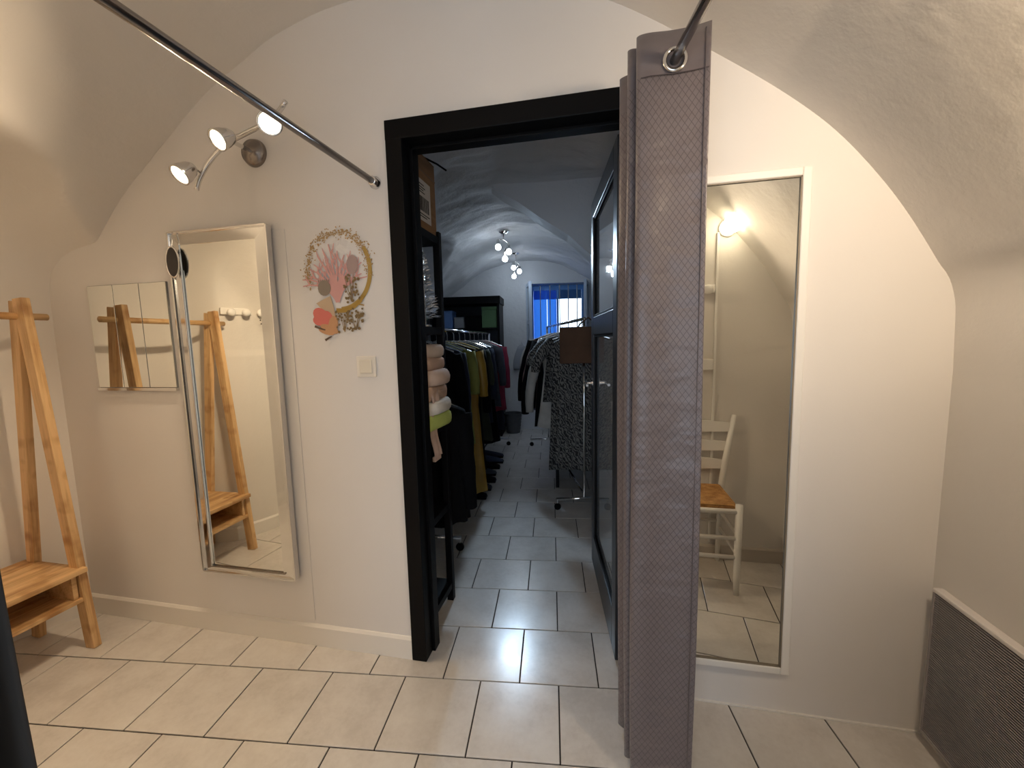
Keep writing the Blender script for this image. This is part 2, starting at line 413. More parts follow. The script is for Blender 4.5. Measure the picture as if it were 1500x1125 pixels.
for q, (xa, xb) in enumerate(((-.258, -.155), (-.150, -.06), (-.055, .083))): wpart('translucent_shutter', xa, xb, 6.222+.008*(q % 2), 6.226+.008*(q % 2), 1.092, 2.028, m=m_shutter, bev=0)
wpart('translucent_top_rail', -.258, .448, 6.205, 6.209, 1.90, 2.05, m=m_shutter, bev=0)
wpart('mullion', .085, .115, 6.20, 6.27, 1.09, 2.03)
for x in (-.16, -.02, .12, .245, .37): wpart('security_bar', x, x+.014, 6.10, 6.114, 1.025, 2.095, m=mat('grey_bar', (.35, .37, .40), .5, .6))
m_glass = mat('window_glass', (1, 1, 1), .02, 0, Transmission_Weight=1.0, IOR=1.1)
wpart('pane', .115, .45, 6.235, 6.239, 1.09, 2.03, m=m_glass, bev=0)
# open inner casement on the left and right reveals
m_cas = mat('pale_blue_casement', (.50, .58, .70), .45)
for sx, ang in ((-.335, 80), (.515, 100)):
    bm = bmesh.new(); s_ = .36
    box(bm, 0, .045, -.02, .02, 1.03, 2.09); box(bm, s_-.045, s_, -.02, .02, 1.03, 2.09)
    for z in (1.03, 1.53, 2.04): box(bm, .045, s_-.045, -.018, .018, z, z+.05)
    mt = Matrix.Translation((sx, FEND-.005, 0)) @ Matrix.Rotation(math.radians(-ang), 4, 'Z')
    bmesh.ops.transform(bm, matrix=mt, verts=bm.verts)
    c = obj('casement', bm, m_cas, wn)
    bm = bx(.045, s_-.045, -.003, .003, 1.08, 2.04); bmesh.ops.transform(bm, matrix=mt, verts=bm.verts)
    obj('pane', bm, m_glass, c)

# ------------------------------------------------------------------ door frame and door leaf
df = struct(obj('door_1', bx(-.757, -.693, D-.014, D+.115, 0, 2.116, bev=.003), m_black))
obj('frame_stop', bx(-.694, -.680, D+.05, D+.10, 0, 2.05, bev=.002), m_black, df)
obj('jamb', bx(.095, .155, D-.014, D+.115, 0, 2.116, bev=.003), m_black, df)
obj('lintel', bx(-.7575, .1555, D-.015, D+.1155, 2.048, 2.117, bev=.003), m_black, df)
obj('frame_stop', bx(-.693, .095, D+.05, D+.10, 2.036, 2.049, bev=.002), m_black, df)
m_leaf = mat('dark_blue_grey_door_paint', (.022, .025, .032), .35)
h0, h1 = Vector((.088, 1.585, 0)), Vector((-.016, 2.36, 0)); LW = (h1-h0).length; la = math.atan2((h1-h0).y, (h1-h0).x)
leaf = struct(obj('door_2', bx(0, .085, -.02, .02, .012, 2.035, bev=.004), m_leaf, None, h0, la))
obj('stile', bx(LW-.085, LW, -.02, .02, .012, 2.035, bev=.004), m_leaf, leaf)
for z0, z1 in ((.012, .19), (1.335, 1.43), (1.945, 2.035)): obj('rail', bx(.085, LW-.085, -.02, .02, z0, z1, bev=.004), m_leaf, leaf)
m_dglass = mat('smoked_door_glass', (.70, .74, .78), .03, 0, Transmission_Weight=.75, IOR=1.45)
for z0, z1 in ((.19, 1.335), (1.43, 1.945)):
    obj('glass_panel', bx(.083, LW-.083, -.003, .003, z0, z1), m_dglass, leaf)
    for (a, b, c, d) in ((.085, LW-.085, z0, z0+.012), (.085, LW-.085, z1-.012, z1), (.085, .097, z0, z1), (LW-.097, LW-.085, z0, z1)):
        obj('glazing_bead', bx(a, b, .004, .014, c, d, bev=.002), m_black, leaf)
hd = obj('door_handle', lathe([(.024, 0), (.024, .006), (.009, .010), (.009, .045)], 16, (0, 1, 0), (LW-.045, .02, 1.07)), m_chrome, leaf)
obj('lever', tb([(LW-.045, .06, 1.07), (LW-.10, .062, 1.07), (LW-.15, .060, 1.068)], .008, 8), m_chrome, hd)

# ------------------------------------------------------------------ left fitting cabin: mirrors
def px_mirror():
    t = empty('mirror_tile_panel', 'small frameless mirror of three upright strips on the left wall end', 'mirror', (-2.258, D, 1.14))
    Wd, H = .442, .462
    obj('backing', bx(0, Wd, -.006, 0, 0, H), mat('grey_backing', (.25, .25, .25), .6), t)
    e = .0035; s = Wd/3
    for k in range(3): obj('mirror_strip', bx(k*s+e*.5, (k+1)*s-e*.5, -.010, -.0055, e, H-e*.5, bev=.0008), m_mirror, t)
    obj('bottom_ledge', bx(-.002, Wd+.002, -.016, 0, -.012, .002, bev=.001), m_chrome, t)
px_mirror()
# white board the long mirror is fixed to
tag(obj('backing_board', bx(-1.777, -1.215, D-.0032, D-.0004, .113, 1.775, bev=.001), m_wall), 'flat white board fixed to the wall behind the long silver mirror', 'board')
def long_mirror():
    X0, X1, Z0_, Z1 = -1.745, -1.272, .312, 1.790
    f = D-.036; b = D-.012; w_ = .052
    t = empty('framed_mirror', 'tall narrow mirror in a mirrored silver frame under three lit spots', 'mirror', ((X0+X1)/2, D, Z0_))
    o = Vector(t.location)
    def L(bm): bmesh.ops.translate(bm, vec=-o, verts=bm.verts); return bm
    obj('back_panel', L(bx(X0+.004, X1-.004, f+.010, b+.0005, Z0_+.004, Z1-.004)), mat('mirror_back', (.5, .48, .46), .5), t)
    obj('mirror_glass', L(bx(X0+w_, X1-w_, f+.002, f+.012, Z0_+w_*.55, Z1-w_)), m_mirror, t)
    def bev(a, b_, c, d):       # one bevelled frame side: outer edge a-b, inner edge d-c
        bm = bmesh.new()
        vs = [bm.verts.new((p[0], f+.006, p[1])) for p in (a, b_)] + [bm.verts.new((p[0], f-.0012, p[1])) for p in (c, d)]
        vb = [bm.verts.new((v.co.x, f+.012, v.co.z)) for v in vs]
        bm.faces.new(vs); bm.faces.new(vb[::-1])
        for k in range(4): bm.faces.new((vs[k], vs[(k+1) % 4], vb[(k+1) % 4], vb[k]))
        return L(bm)
    wb = w_*.55
    i0, i1, k0, k1 = X0+w_, X1-w_, Z0_+wb, Z1-w_
    for q in (((X0, Z0_), (X0, Z1), (i0, k1), (i0, k0)), ((X1, Z0_), (X1, Z1), (i1, k1), (i1, k0)), ((X0, Z1), (X1, Z1), (i1, k1), (i0, k1)), ((X0, Z0_), (X1, Z0_), (i1, k0), (i0, k0))):
        obj('frame_side', bev(*q), m_bevel, t)
    for a in ((X1-.003, X1+.005, f-.003, b, Z0_, Z1), (X0-.005, X0+.003, f-.003, b, Z0_, Z1), (X0, X1, f-.003, b, Z1-.003, Z1+.004), (X0, X1, f-.003, b, Z0_-.004, Z0_+.003)):
        obj('chrome_edge', L(bx(*a, bev=.001)), m_chrome, t)
    obj('chrome_bead', L(bx(i0-.006, i0+.003, f-.007, f-.001, k0, k1-.10, bev=.002)), m_chrome, t)
    obj('chrome_bead', L(bx(i0-.006, i1+.01, f-.006, f-.001, k0-.003, k0+.003, bev=.001)), m_darkchrome, t)
long_mirror()
def hand_mirror():
    c = Vector((-1.712, D-.052, 1.668))
    t = empty('hand_mirror', 'small black oval mirror dangling from the upper left mirror corner', 'hand mirror', c)
    n = 28; ov = [(.030*math.cos(2*PI*k/n), .058*math.sin(2*PI*k/n)) for k in range(n)]
    bm = bmesh.new()
    A = [bm.verts.new((x, -.003, z)) for x, z in ov]; B = [bm.verts.new((x, .004, z)) for x, z in ov]
    bm.faces.new(A); bm.faces.new(B[::-1])
    for k in range(n): bm.faces.new((A[k], A[(k+1) % n], B[(k+1) % n], B[k]))
    obj('back_shell', bm, mat('black_plastic', (.015, .012, .012), .35), t)
    obj('chrome_rim', tb([(x*1.06, -.001, z*1.05) for x, z in ov], .0035, 8, True), m_chrome, t)
    obj('hanging_cord', tb([(0, 0, .058), (.004, .004, .09), (-.004, .012, .122), (0, .022, .124)], .0022, 6), m_chrome, t)
hand_mirror()

# three-spot lamp on the wall
def spot_lamp():
    o = Vector((-1.32, D, 2.07))
    t = empty('wall_spot_lamp', 'curved chrome wall lamp with three lit spotlights above the long mirror', 'lamp', o)
    obj('base_dish', lathe([(.052, 0), (.052, .006), (.045, .022), (.018, .032), (.010, .034)], 32, (0, -1, 0), (0, 0, 0)), m_darkchrome, t, smooth=True)
    pts = [(-1.475, 1.335, 1.905), (-1.452, 1.338, 1.952), (-1.40, 1.345, 2.015), (-1.33, 1.35, 2.062), (-1.25, 1.352, 2.088), (-1.17, 1.345, 2.105), (-1.10, 1.335, 2.128), (-1.055, 1.325, 2.155)]
    fine = []
    for i in range(len(pts)-1):
        for k in range(4):
            u = i + k/4; tabs = [[(j, p[q]) for j, p in enumerate(pts)] for q in range(3)]
            fine.append(tuple(sinterp(tb_, u) for tb_ in tabs))
    fine.append(pts[-1])
    ribbon = bmesh.new(); tube(ribbon, [Vector(p)-o for p in fine], .0085, 10)
    obj('curved_bar', ribbon, m_chrome, t, smooth=True)
    obj('stem', tb([Vector((-1.32, D-.03, 2.07))-o, Vector((-1.315, 1.352, 2.066))-o], .008, 10), m_chrome, t)
    anchors = [(-1.447, 1.338, 1.957), (-1.30, 1.351, 2.074), (-1.07, 1.33, 2.145)]
    for (p, d), a in zip(SPOTS, anchors):
        p = Vector(p); d = Vector(d).normalized(); back = p - d*.058
        h = obj('spot_head', lathe([(.008, -.062), (.018, -.060), (.026, -.048), (.033, -.022), (.036, .0), (.0365, .004), (.031, .004), (.030, -.004)], 28, d, p-o), m_chrome, t, smooth=True)
        obj('lit_lens', lathe([(.0295, -.003), (.0295, .001), (.018, .0035), (.001, .0045)], 28, d, p-o), m_lens, h, smooth=True)
        obj('swivel', tb([Vector(a)-o, (Vector(a)*.5+back*.5)-o+Vector((0, 0, .004)), back-o], .0048, 8), m_chrome, h)
spot_lamp()
def rod(name, label, p, q, r, ends):
    p, q = Vector(p), Vector(q); d = (q-p).normalized()
    t = empty(name, label, 'curtain rod', p)
    obj('pole', tb([d*.004, (q-p)-d*.004], r, 16), m_darkchrome, t, smooth=True)
    for s, e in ((0, 1), (1, -1)):
        obj('end_socket', lathe([(r*2.0, 0), (r*2.0, .004), (r*1.55, .008), (r*1.45, .026), (r*1.1, .028)], 20, d*e, (q-p)*s), m_chrome, t, smooth=True)
    return t
rod('curtain_rod', 'long chrome curtain rod running past the spot lamp to the wall', (-.811, D, 1.911), (-.835, -.35, 1.911), .0115, 1)
rod('curtain_rod', 'chrome curtain rod carrying the grey diamond-quilted curtain', (.128, D, 1.983), (.293, .45, 1.983), .0115, 1)

rt = [o for o in bpy.data.objects if o.name == 'curtain_rod.001'][0]
obj('ceiling_bracket', tb([(.293-.128, .455-D, -.005), (.293-.128, .455-D, .36)], .008, 10), m_chrome, rt)
# switch
t = empty('light_switch', 'square ivory light switch between flower sticker and black door frame', 'switch', (-.890, D, 1.227))
obj('frame_plate', bx(-.041, .041, -.010, 0, -.041, .041, bev=.003), m_plastic, t)
obj('rocker', bx(-.027, .027, -.0145, -.009, -.027, .027, bev=.003), mat('ivory_rocker', (.76, .70, .58), .3), t)

# ------------------------------------------------------------------ floral wall sticker (a real flat decal)
def sticker():
    o = Vector((-.992, D-.0012, 1.600))
    t = empty('floral_wall_sticker', 'flat sticker of dried flowers and coral in a gold ring', 'sticker', o)
    sc = .000716
    def P(x, y, k=0): return Vector(((x-320)*sc, -k*.0004, -(y-330)*sc*.97))
    seq = [0]
    def poly(bm, pts, k):
        seq[0] += 1
        try: bm.faces.new([bm.verts.new(P(x, y, k) - Vector((0, seq[0]*2.5e-6, 0))) for x, y in pts])
        except ValueError: pass
    def blob(bm, x, y, rx, ry, k, rot=0, n=10):
        c, s = math.cos(rot), math.sin(rot)
        poly(bm, [(x+rx*math.cos(2*PI*i/n)*c-ry*math.sin(2*PI*i/n)*s, y+rx*math.cos(2*PI*i/n)*s+ry*math.sin(2*PI*i/n)*c) for i in range(n)], k)
    def stroke(bm, pts, w0, w1, k):
        L, R = [], []
        for i, (x, y) in enumerate(pts):
            a, b = pts[max(i-1, 0)], pts[min(i+1, len(pts)-1)]
            dx, dy = b[0]-a[0], b[1]-a[1]; l = math.hypot(dx, dy) or 1
            w_ = (w0+(w1-w0)*i/(len(pts)-1))/2
            L.append((x-dy/l*w_, y+dx/l*w_)); R.append((x+dy/l*w_, y-dx/l*w_))
        for i in range(len(pts)-1): poly(bm, [L[i], L[i+1], R[i+1], R[i]], k)
    def dm(name, c): return mat(name, c, .6)
    R = random.Random(3)
    bm = bmesh.new()
    for i in range(520):                            # speckled seed heads of the ring's upper left
        a = R.uniform(-.2, PI*1.15); rad = R.gauss(1, .07)
        blob(bm, 325-190*rad*math.cos(a+PI) if 0 else 325+188*rad*math.cos(a), 325-205*rad*math.sin(a), R.uniform(2, 6), R.uniform(2, 6), 1+i % 3, R.random()*3, 6)
    tag(obj('seed_ring', bm, dm('sticker_straw', (.46, .30, .13)), t), kind='stuff')
    bm = bmesh.new(); stroke(bm, [(325+190*math.cos(a), 330-212*math.sin(a)) for a in [(.62-i*.12) for i in range(19)]], 22, 26, 1)
    obj('gold_ring', bm, dm('sticker_gold', (.42, .27, .06)), t)
    bm = bmesh.new()                                # coral fan
    for i in range(15):
        a = -1.15+i*2.1/14; L_ = 300-abs(i-7)*12 + R.uniform(-25, 25)
        base = (312, 500); pts = []
        for j in range(7):
            u = j/6; pts.append((base[0]+math.sin(a*(.35+.65*u))*L_*u+R.uniform(-5, 5), base[1]-math.cos(a*(.35+.65*u))*L_*u))
        stroke(bm, pts, 17, 6, 4)
        for j in (2, 3, 4, 5):
            s = R.choice((-1, 1)); x, y = pts[j]; stroke(bm, [(x, y), (x+s*16, y-26), (x+s*22, y-55)], 9, 4, 4)
    obj('coral_fan', bm, dm('sticker_coral', (.68, .36, .33)), t)
    bm = bmesh.new()
    stroke(bm, [(415, 350), (408, 420), (395, 500)], 8, 8, 5); blob(bm, 413, 300, 34, 52, 6, .05, 16)
    obj('seed_pod', bm, dm('sticker_mauve', (.40, .29, .27)), t)
    bm = bmesh.new(); blob(bm, 235, 420, 40, 44, 6, 0, 14)
    for i in range(6): stroke(bm, [(205+i*12, 385), (200+i*13, 372)], 9, 3, 6)
    obj('seed_pod', bm, dm('sticker_taupe', (.27, .22, .17)), t)
    bm = bmesh.new()
    for i in range(8): stroke(bm, [(290, 620), (258-i*12+20, 540-i*5), (230-i*9+25, 470+i*4)], 8, 30, 5)
    obj('fan_leaf', bm, dm('sticker_beige', (.58, .43, .28)), t)
    bm = bmesh.new()
    for x, y, a, b, r in ((200, 570, 50, 38, .6), (225, 605, 55, 36, .9), (190, 600, 40, 30, .2), (245, 590, 32, 45, -.4)): blob(bm, x, y, a, b, 7, r, 14)
    obj('red_petals', bm, dm('sticker_red', (.66, .17, .14)), t)
    bm = bmesh.new()
    for x, y, a, b, r in ((250, 650, 60, 22, .35), (275, 630, 30, 55, .2), (230, 665, 50, 16, .3)): blob(bm, x, y, a, b, 8, r, 12)
    obj('orange_petals', bm, dm('sticker_orange', (.56, .30, .15)), t)
    bm = bmesh.new(); stroke(bm, [(160, 632), (190, 645), (225, 655)], 14, 8, 9)
    obj('dark_leaf', bm, dm('sticker_brown', (.13, .08, .05)), t)
    bm = bmesh.new(); stroke(bm, [(220, 714), (240, 702), (262, 692)], 14, 6, 9)
    obj('dark_leaf', bm, dm('sticker_brown', (.13, .08, .05)), t)
    bm = bmesh.new(); stroke(bm, [(300, 548), (350, 550), (410, 530), (450, 500), (468, 470)], 26, 16, 6); stroke(bm, [(400, 530), (430, 515), (470, 525)], 14, 6, 6)
    obj('gold_branch', bm, dm('sticker_ochre', (.40, .24, .04)), t)
    bm = bmesh.new()
    for cx, cy, sx, sy, n in ((400, 430, 48, 75, 34), (345, 610, 48, 60, 34), (415, 600, 45, 60, 24), (440, 575, 30, 12, 8)):
        for i in range(n): blob(bm, cx+R.uniform(-sx, sx), cy+R.uniform(-sy, sy), R.uniform(5, 10), R.uniform(5, 9), 9, R.random()*3, 7)
        for i in range(5): stroke(bm, [(cx, cy+sy), (cx+R.uniform(-sx, sx), cy-sy*R.random())], 4, 2, 8)
    tag(obj('berry_sprigs', bm, dm('sticker_olive', (.20, .13, .05)), t), kind='stuff')
sticker()

# ------------------------------------------------------------------ wooden garment rack with bench
def rack():
    t = empty('garment_rack', 'light wooden A-frame garment rack with hanging bar and low bench', 'garment rack', (-2.36, .996, 0))
    o = Vector(t.location)
    for Y in (1.272, .72):
        s = 1 if Y > 1 else -1
        fp, ft = Vector((-2.205, Y, 0))-o, Vector((-2.335, Y, 1.535))-o
        bp, bt = Vector((-2.545, Y+s*.006, 0))-o, Vector((-2.372, Y+s*.006, 1.525))-o
        lf = add_bar('leg', fp, ft, .052, .030, m_wz, t); lb = add_bar('leg', bp, bt, .048, .028, m_wz, t)
        for zz in (.69, .715):
            for leg, x in ((lf, -2.205-.13*zz/1.535), (lb, -2.545+.173*zz/1.525)):
                inv = leg.matrix_local.inverted()
                for off in (-.0165, .0165):
                    bm = disc(Vector((x, Y+off-.001, zz+(.012 if leg is lb else 0)))-o, (0, 1, 0), .0045, .002, 10)
                    bmesh.ops.transform(bm, matrix=inv, verts=bm.verts); obj('screw_hole', bm, m_dark, leg)
        obj('end_panel', bx(-.012, .012, -.012, .012, 0, 1), None, None) if 0 else None
        obj('end_panel', bx(-2.535-o.x, -2.215-o.x, Y-s*.030-o.y-.009, Y-s*.030-o.y+.009, .236, .353, bev=.002), m_wy, t)
    obj('hanging_bar', tb([Vector((-2.352, .635, 1.462))-o, Vector((-2.352, 1.357, 1.462))-o], .0145, 14), m_wy, t, smooth=True)
    for k in range(4):
        a = -2.555+k*.0925; obj('bench_plank', bx(a+.001-o.x, a+.0915-o.x, .715-o.y, 1.277-o.y, .352, .374, bev=.002), m_wy, t)
    for k in range(2):
        a = -2.54+k*.169; obj('shelf_plank', bx(a+.001-o.x, a+.168-o.x, .727-o.y, 1.265-o.y, .222, .240, bev=.002), m_wy, t)
    obj('back_rail', bx(-2.560-o.x, -2.545-o.x, .735-o.y, 1.257-o.y, .242, .352, bev=.002), m_wy, t)
rack()
# hook rail on the slanted wall, seen only in the mirror
def hook_rail(name, label, p, d, n, L, knobs):
    """p = left end on the wall, d along the wall, n out of the wall"""
    p, d, n = Vector(p), Vector(d).normalized(), Vector(n).normalized(); z = Vector((0, 0, 1))
    t = empty(name, label, 'hook rail', p)
    m = Matrix((d, n, z)).transposed().to_4x4()
    bm = bx(0, L, .001, .016, -.022, .022, bev=.004); bmesh.ops.transform(bm, matrix=m, verts=bm.verts); obj('rail', bm, m_white, t)
    for k in range(knobs):
        x = L*(k+.5)/knobs
        bm = lathe([(.010, 0), (.009, .02), (.013, .03), (.024, .038), (.026, .048), (.018, .058), (.004, .060)], 20, (0, 1, 0), (x, .014, -.008))
        bmesh.ops.transform(bm, matrix=m, verts=bm.verts); obj('knob', bm, m_white, t, smooth=True)
dv = Vector((-.053, .13, 0)).normalized()
hook_rail('hook_rail', 'white hook rail with round knobs reflected in the long silver mirror', Vector((-2.284, .375, 1.545)), dv, (dv.y, -dv.x, 0), .27, 3)

# ------------------------------------------------------------------ curtains
m_cur = mat('mauve_grey_quilted_satin', (.20, .17, .175), .38, 0, Sheen_Weight=.15); g = N(m_cur)
uv = g.n('UVMap').outputs[0]; sep = g.n('SeparateXYZ'); g.l(uv, sep.inputs[0])
u_, v_ = sep.outputs[0], sep.outputs[1]
def lat(sign):
    x = g.math('ADD', g.math('MULTIPLY', u_, 1/.0155), g.math('MULTIPLY', v_, sign/.022))
    f = g.math('FRACT', g.math('ADD', x, 50.0)); return g.math('ABSOLUTE', g.math('SUBTRACT', f, .5))
la_, lb_ = lat(1), lat(-1)
mx = g.math('MAXIMUM', la_, lb_)                         # near .5 on the quilting lines
line = g.math('SMOOTHSTEP' if 0 else 'GREATER_THAN', mx, .44)
wob = g.noise(uv, 5, 3)
hem = g.math('GREATER_THAN', v_, 1.955)
line2 = g.math('MULTIPLY', line, g.math('SUBTRACT', 1.0, hem))
mr = g.n('MixRGB'); g.l(line2, mr.inputs[0]); mr.inputs[1].default_value = (.150, .125, .128, 1); mr.inputs[2].default_value = (.088, .071, .075, 1)
g.l(mr.outputs[0], g.b.inputs['Base Color'])
wr = g.noise(g.mapping(uv, (9, 16, 1), (0, 0, .9)), 1.0, 2)
g.bump(g.math('ADD', g.math('SUBTRACT', 1.0, g.math('MULTIPLY', line2, .5)), g.math('ADD', g.math('MULTIPLY', wob, 2.0), g.math('MULTIPLY', wr, 6.0))), .45, .004)
def curtain(name, label, plan, z0, z1, m, grommets, rod_pts=None, hemline=True, wav=.006, ph=0):
    """plan = polyline seen from above; vertical cloth with thickness"""
    fine = []; n = len(plan); K = 10
    tabs = [[(j, p[q]) for j, p in enumerate(plan)] for q in range(2)]
    for i in range((n-1)*K+1): fine.append(Vector((sinterp(tabs[0], i/K), sinterp(tabs[1], i/K))))
    us = [0]
    for a, b in zip(fine, fine[1:]): us.append(us[-1]+(b-a).length)
    o = Vector((sum(p.x for p in fine)/len(fine), sum(p.y for p in fine)/len(fine), 0))
    t = empty(name, label, 'curtain', o)
    zs = [z0+(z1-z0)*k/40 for k in range(41)]
    cx = o
    bm = bmesh.new(); V = []; uvl = bm.loops.layers.uv.new('UVMap')
    for k, z in enumerate(zs):
        s = (z1-z)/(z1-z0); row = []
        for i, p in enumerate(fine):
            dx = wav*s*math.sin(us[i]*17+z*2.3+ph) ; dy = wav*s*math.cos(us[i]*13-z*3.1+ph)
            row.append(bm.verts.new((p.x-o.x+dx, p.y-o.y+dy, z)))
        V.append(row)
    for k in range(40):
        for i in range(len(fine)-1):
            f = bm.faces.new((V[k][i], V[k][i+1], V[k+1][i+1], V[k+1][i]))
            for lp, (a, b) in zip(f.loops, ((i, k), (i+1, k), (i+1, k+1), (i, k+1))): lp[uvl].uv = (us[a], zs[b])
    c = obj('cloth', bm, m, t, smooth=True)
    sm = c.modifiers.new('thickness', 'SOLIDIFY'); sm.thickness = .0018
    for (x, y, z, d) in grommets:
        ring = []
        dv = Vector(d).normalized(); a = Vector((0, 0, 1)); b = dv.cross(a)
        ring = [Vector((x, y, z))-o + .0245*(math.cos(q)*a+math.sin(q)*b) for q in [2*PI*k/28 for k in range(28)]]
        obj('grommet', tb(ring, .0055, 10, True), m_chrome, t, smooth=True)
    return t, o
plan = [(.262, 1.122), (.225, 1.131), (.176, 1.134), (.125, 1.130), (.100, 1.134), (.098, 1.146), (.13, 1.156), (.19, 1.165), (.235, 1.178), (.19, 1.19), (.13, 1.186), (.086, 1.178), (.080, 1.192), (.12, 1.215), (.18, 1.225), (.225, 1.245), (.18, 1.265), (.11, 1.275), (.070, 1.292), (.066, 1.306), (.10, 1.325), (.17, 1.34), (.21, 1.365), (.16, 1.39), (.10, 1.405), (.085, 1.42)]
rx = lambda y: .128+(D-y)*.1627
cur, co = curtain('curtain', 'gathered mauve-grey curtain with diamond quilting beside the black doorway', plan, .02, 2.052, m_cur, [(rx(1.128), 1.128, 1.983, (0, 1, 0)), (rx(1.228), 1.228, 1.983, (0, 1, 0)), (rx(1.335), 1.335, 1.983, (0, 1, 0))])
obj('heading_seam', tb([(x-co.x, y-.004-co.y, 1.952) for x, y in ((.258, 1.124), (.225, 1.130), (.176, 1.132), (.125, 1.128), (.104, 1.132))], .0014, 6), m_cur, cur)
obj('edge_hem', tb([(.250-co.x, 1.122-co.y, z) for z in (.03, 1, 2.04)], .0016, 6), m_cur, cur)
m_dk = mat('dark_grey_curtain_cloth', (.045, .043, .042), .95, 0, Specular_IOR_Level=.15)
pl2 = [(-.77+.0*k, 0) for k in range(0)]
for k in range(15): pl2.append((-.880 if k % 2 else -.822, .386-k*.028))
curtain('curtain', 'dark grey curtain bunched up at the near left corner', pl2, .02, 1.97, m_dk, [(-.830, .386-(k+.5)*.028, 1.911, (0, 1, 0)) for k in range(0, 14, 2)], ph=1.3)

# ------------------------------------------------------------------ right cabin: mirror, heater, chair, lamp
def right_mirror():
    X0, X1, Zb, Zt = .170, .640, .154, 1.816
    t = empty('wall_mirror', 'large white-framed mirror reflecting the chair, right of the grey curtain', 'mirror', ((X0+X1)/2, D, Zb))
    o = Vector(t.location); w_ = .026; f = D-.020
    def L(bm): bmesh.ops.translate(bm, vec=-o, verts=bm.verts); return bm
    obj('mirror_glass', L(bx(X0+w_-.004, X1-w_+.004, f+.008, D-.002, Zb+w_-.004, Zt-w_+.004)), m_mirror, t)
    for a in ((X0, X0+w_, Zb, Zt), (X1-w_, X1, Zb, Zt), (X0+w_, X1-w_, Zb, Zb+w_), (X0+w_, X1-w_, Zt-w_, Zt)):
        obj('frame_side', L(bx(a[0], a[1], f, D-.001, a[2], a[3], bev=.004)), m_white, t)
    for a in ((X0+w_-.001, X0+w_+.004, Zb+w_, Zt-w_), (X1-w_-.004, X1-w_+.001, Zb+w_, Zt-w_), (X0+w_, X1-w_, Zb+w_-.001, Zb+w_+.003), (X0+w_, X1-w_, Zt-w_-.003, Zt-w_+.001)):
        obj('inner_bead', L(bx(a[0], a[1], f+.003, f+.0085, a[2], a[3])), mat('bronze_bead', (.22, .18, .13), .4), t)
    t.rotation_euler = (0, -.006, 0)
right_mirror()
def heater():
    xw, xf, y0, y1, z0, z1 = 1.0385, 1.012, .52, 1.422, .045, .532
    t = empty('wall_heater', 'dark louvred electric heater with white top rim on the right wall', 'heater', (xw, (y0+y1)/2, z0))
    o = Vector(t.location)
    def L(bm): bmesh.ops.translate(bm, vec=-o, verts=bm.verts); return bm
    m_g = mat('dark_grey_louvre', (.33, .30, .30), .4, .1)
    obj('housing', L(bx(xf+.011, xw-.001, y0+.004, y1-.004, z0+.004, z1-.012, bev=.003)), mat('heater_inside', (.09, .082, .084), .6), t)
    bm = bmesh.new(); n = 64
    for k in range(n):
        z = z0+.012+(z1-z0-.034)*k/(n-1)
        box(bm, -.005, .005, y0+.006, y1-.006, -.0016, .0016, mtx=Matrix.Translation((xf+.005, 0, z)) @ Matrix.Rotation(.6, 4, 'Y'))
    tag(obj('louvres', L(bm), m_g, t), kind='stuff')
    obj('top_rim', L(bx(xf-.002, xw, y0-.002, y1+.002, z1-.014, z1, bev=.004)), mat('pale_rim', (.74, .70, .68), .4), t)
    obj('bottom_rim', L(bx(xf-.002, xw, y0, y1, z0, z0+.010, bev=.003)), m_g, t)
    for y in (y0, y1-.008): obj('side_rim', L(bx(xf-.002, xw, y, y+.008, z0+.010, z1-.014, bev=.002)), m_g, t)
    for y in (y0+.12, y1-.14): obj('wall_bracket', L(bx(xf+.02, xw, y, y+.03, .0, z0+.006, bev=.002)), m_g, t)
heater()
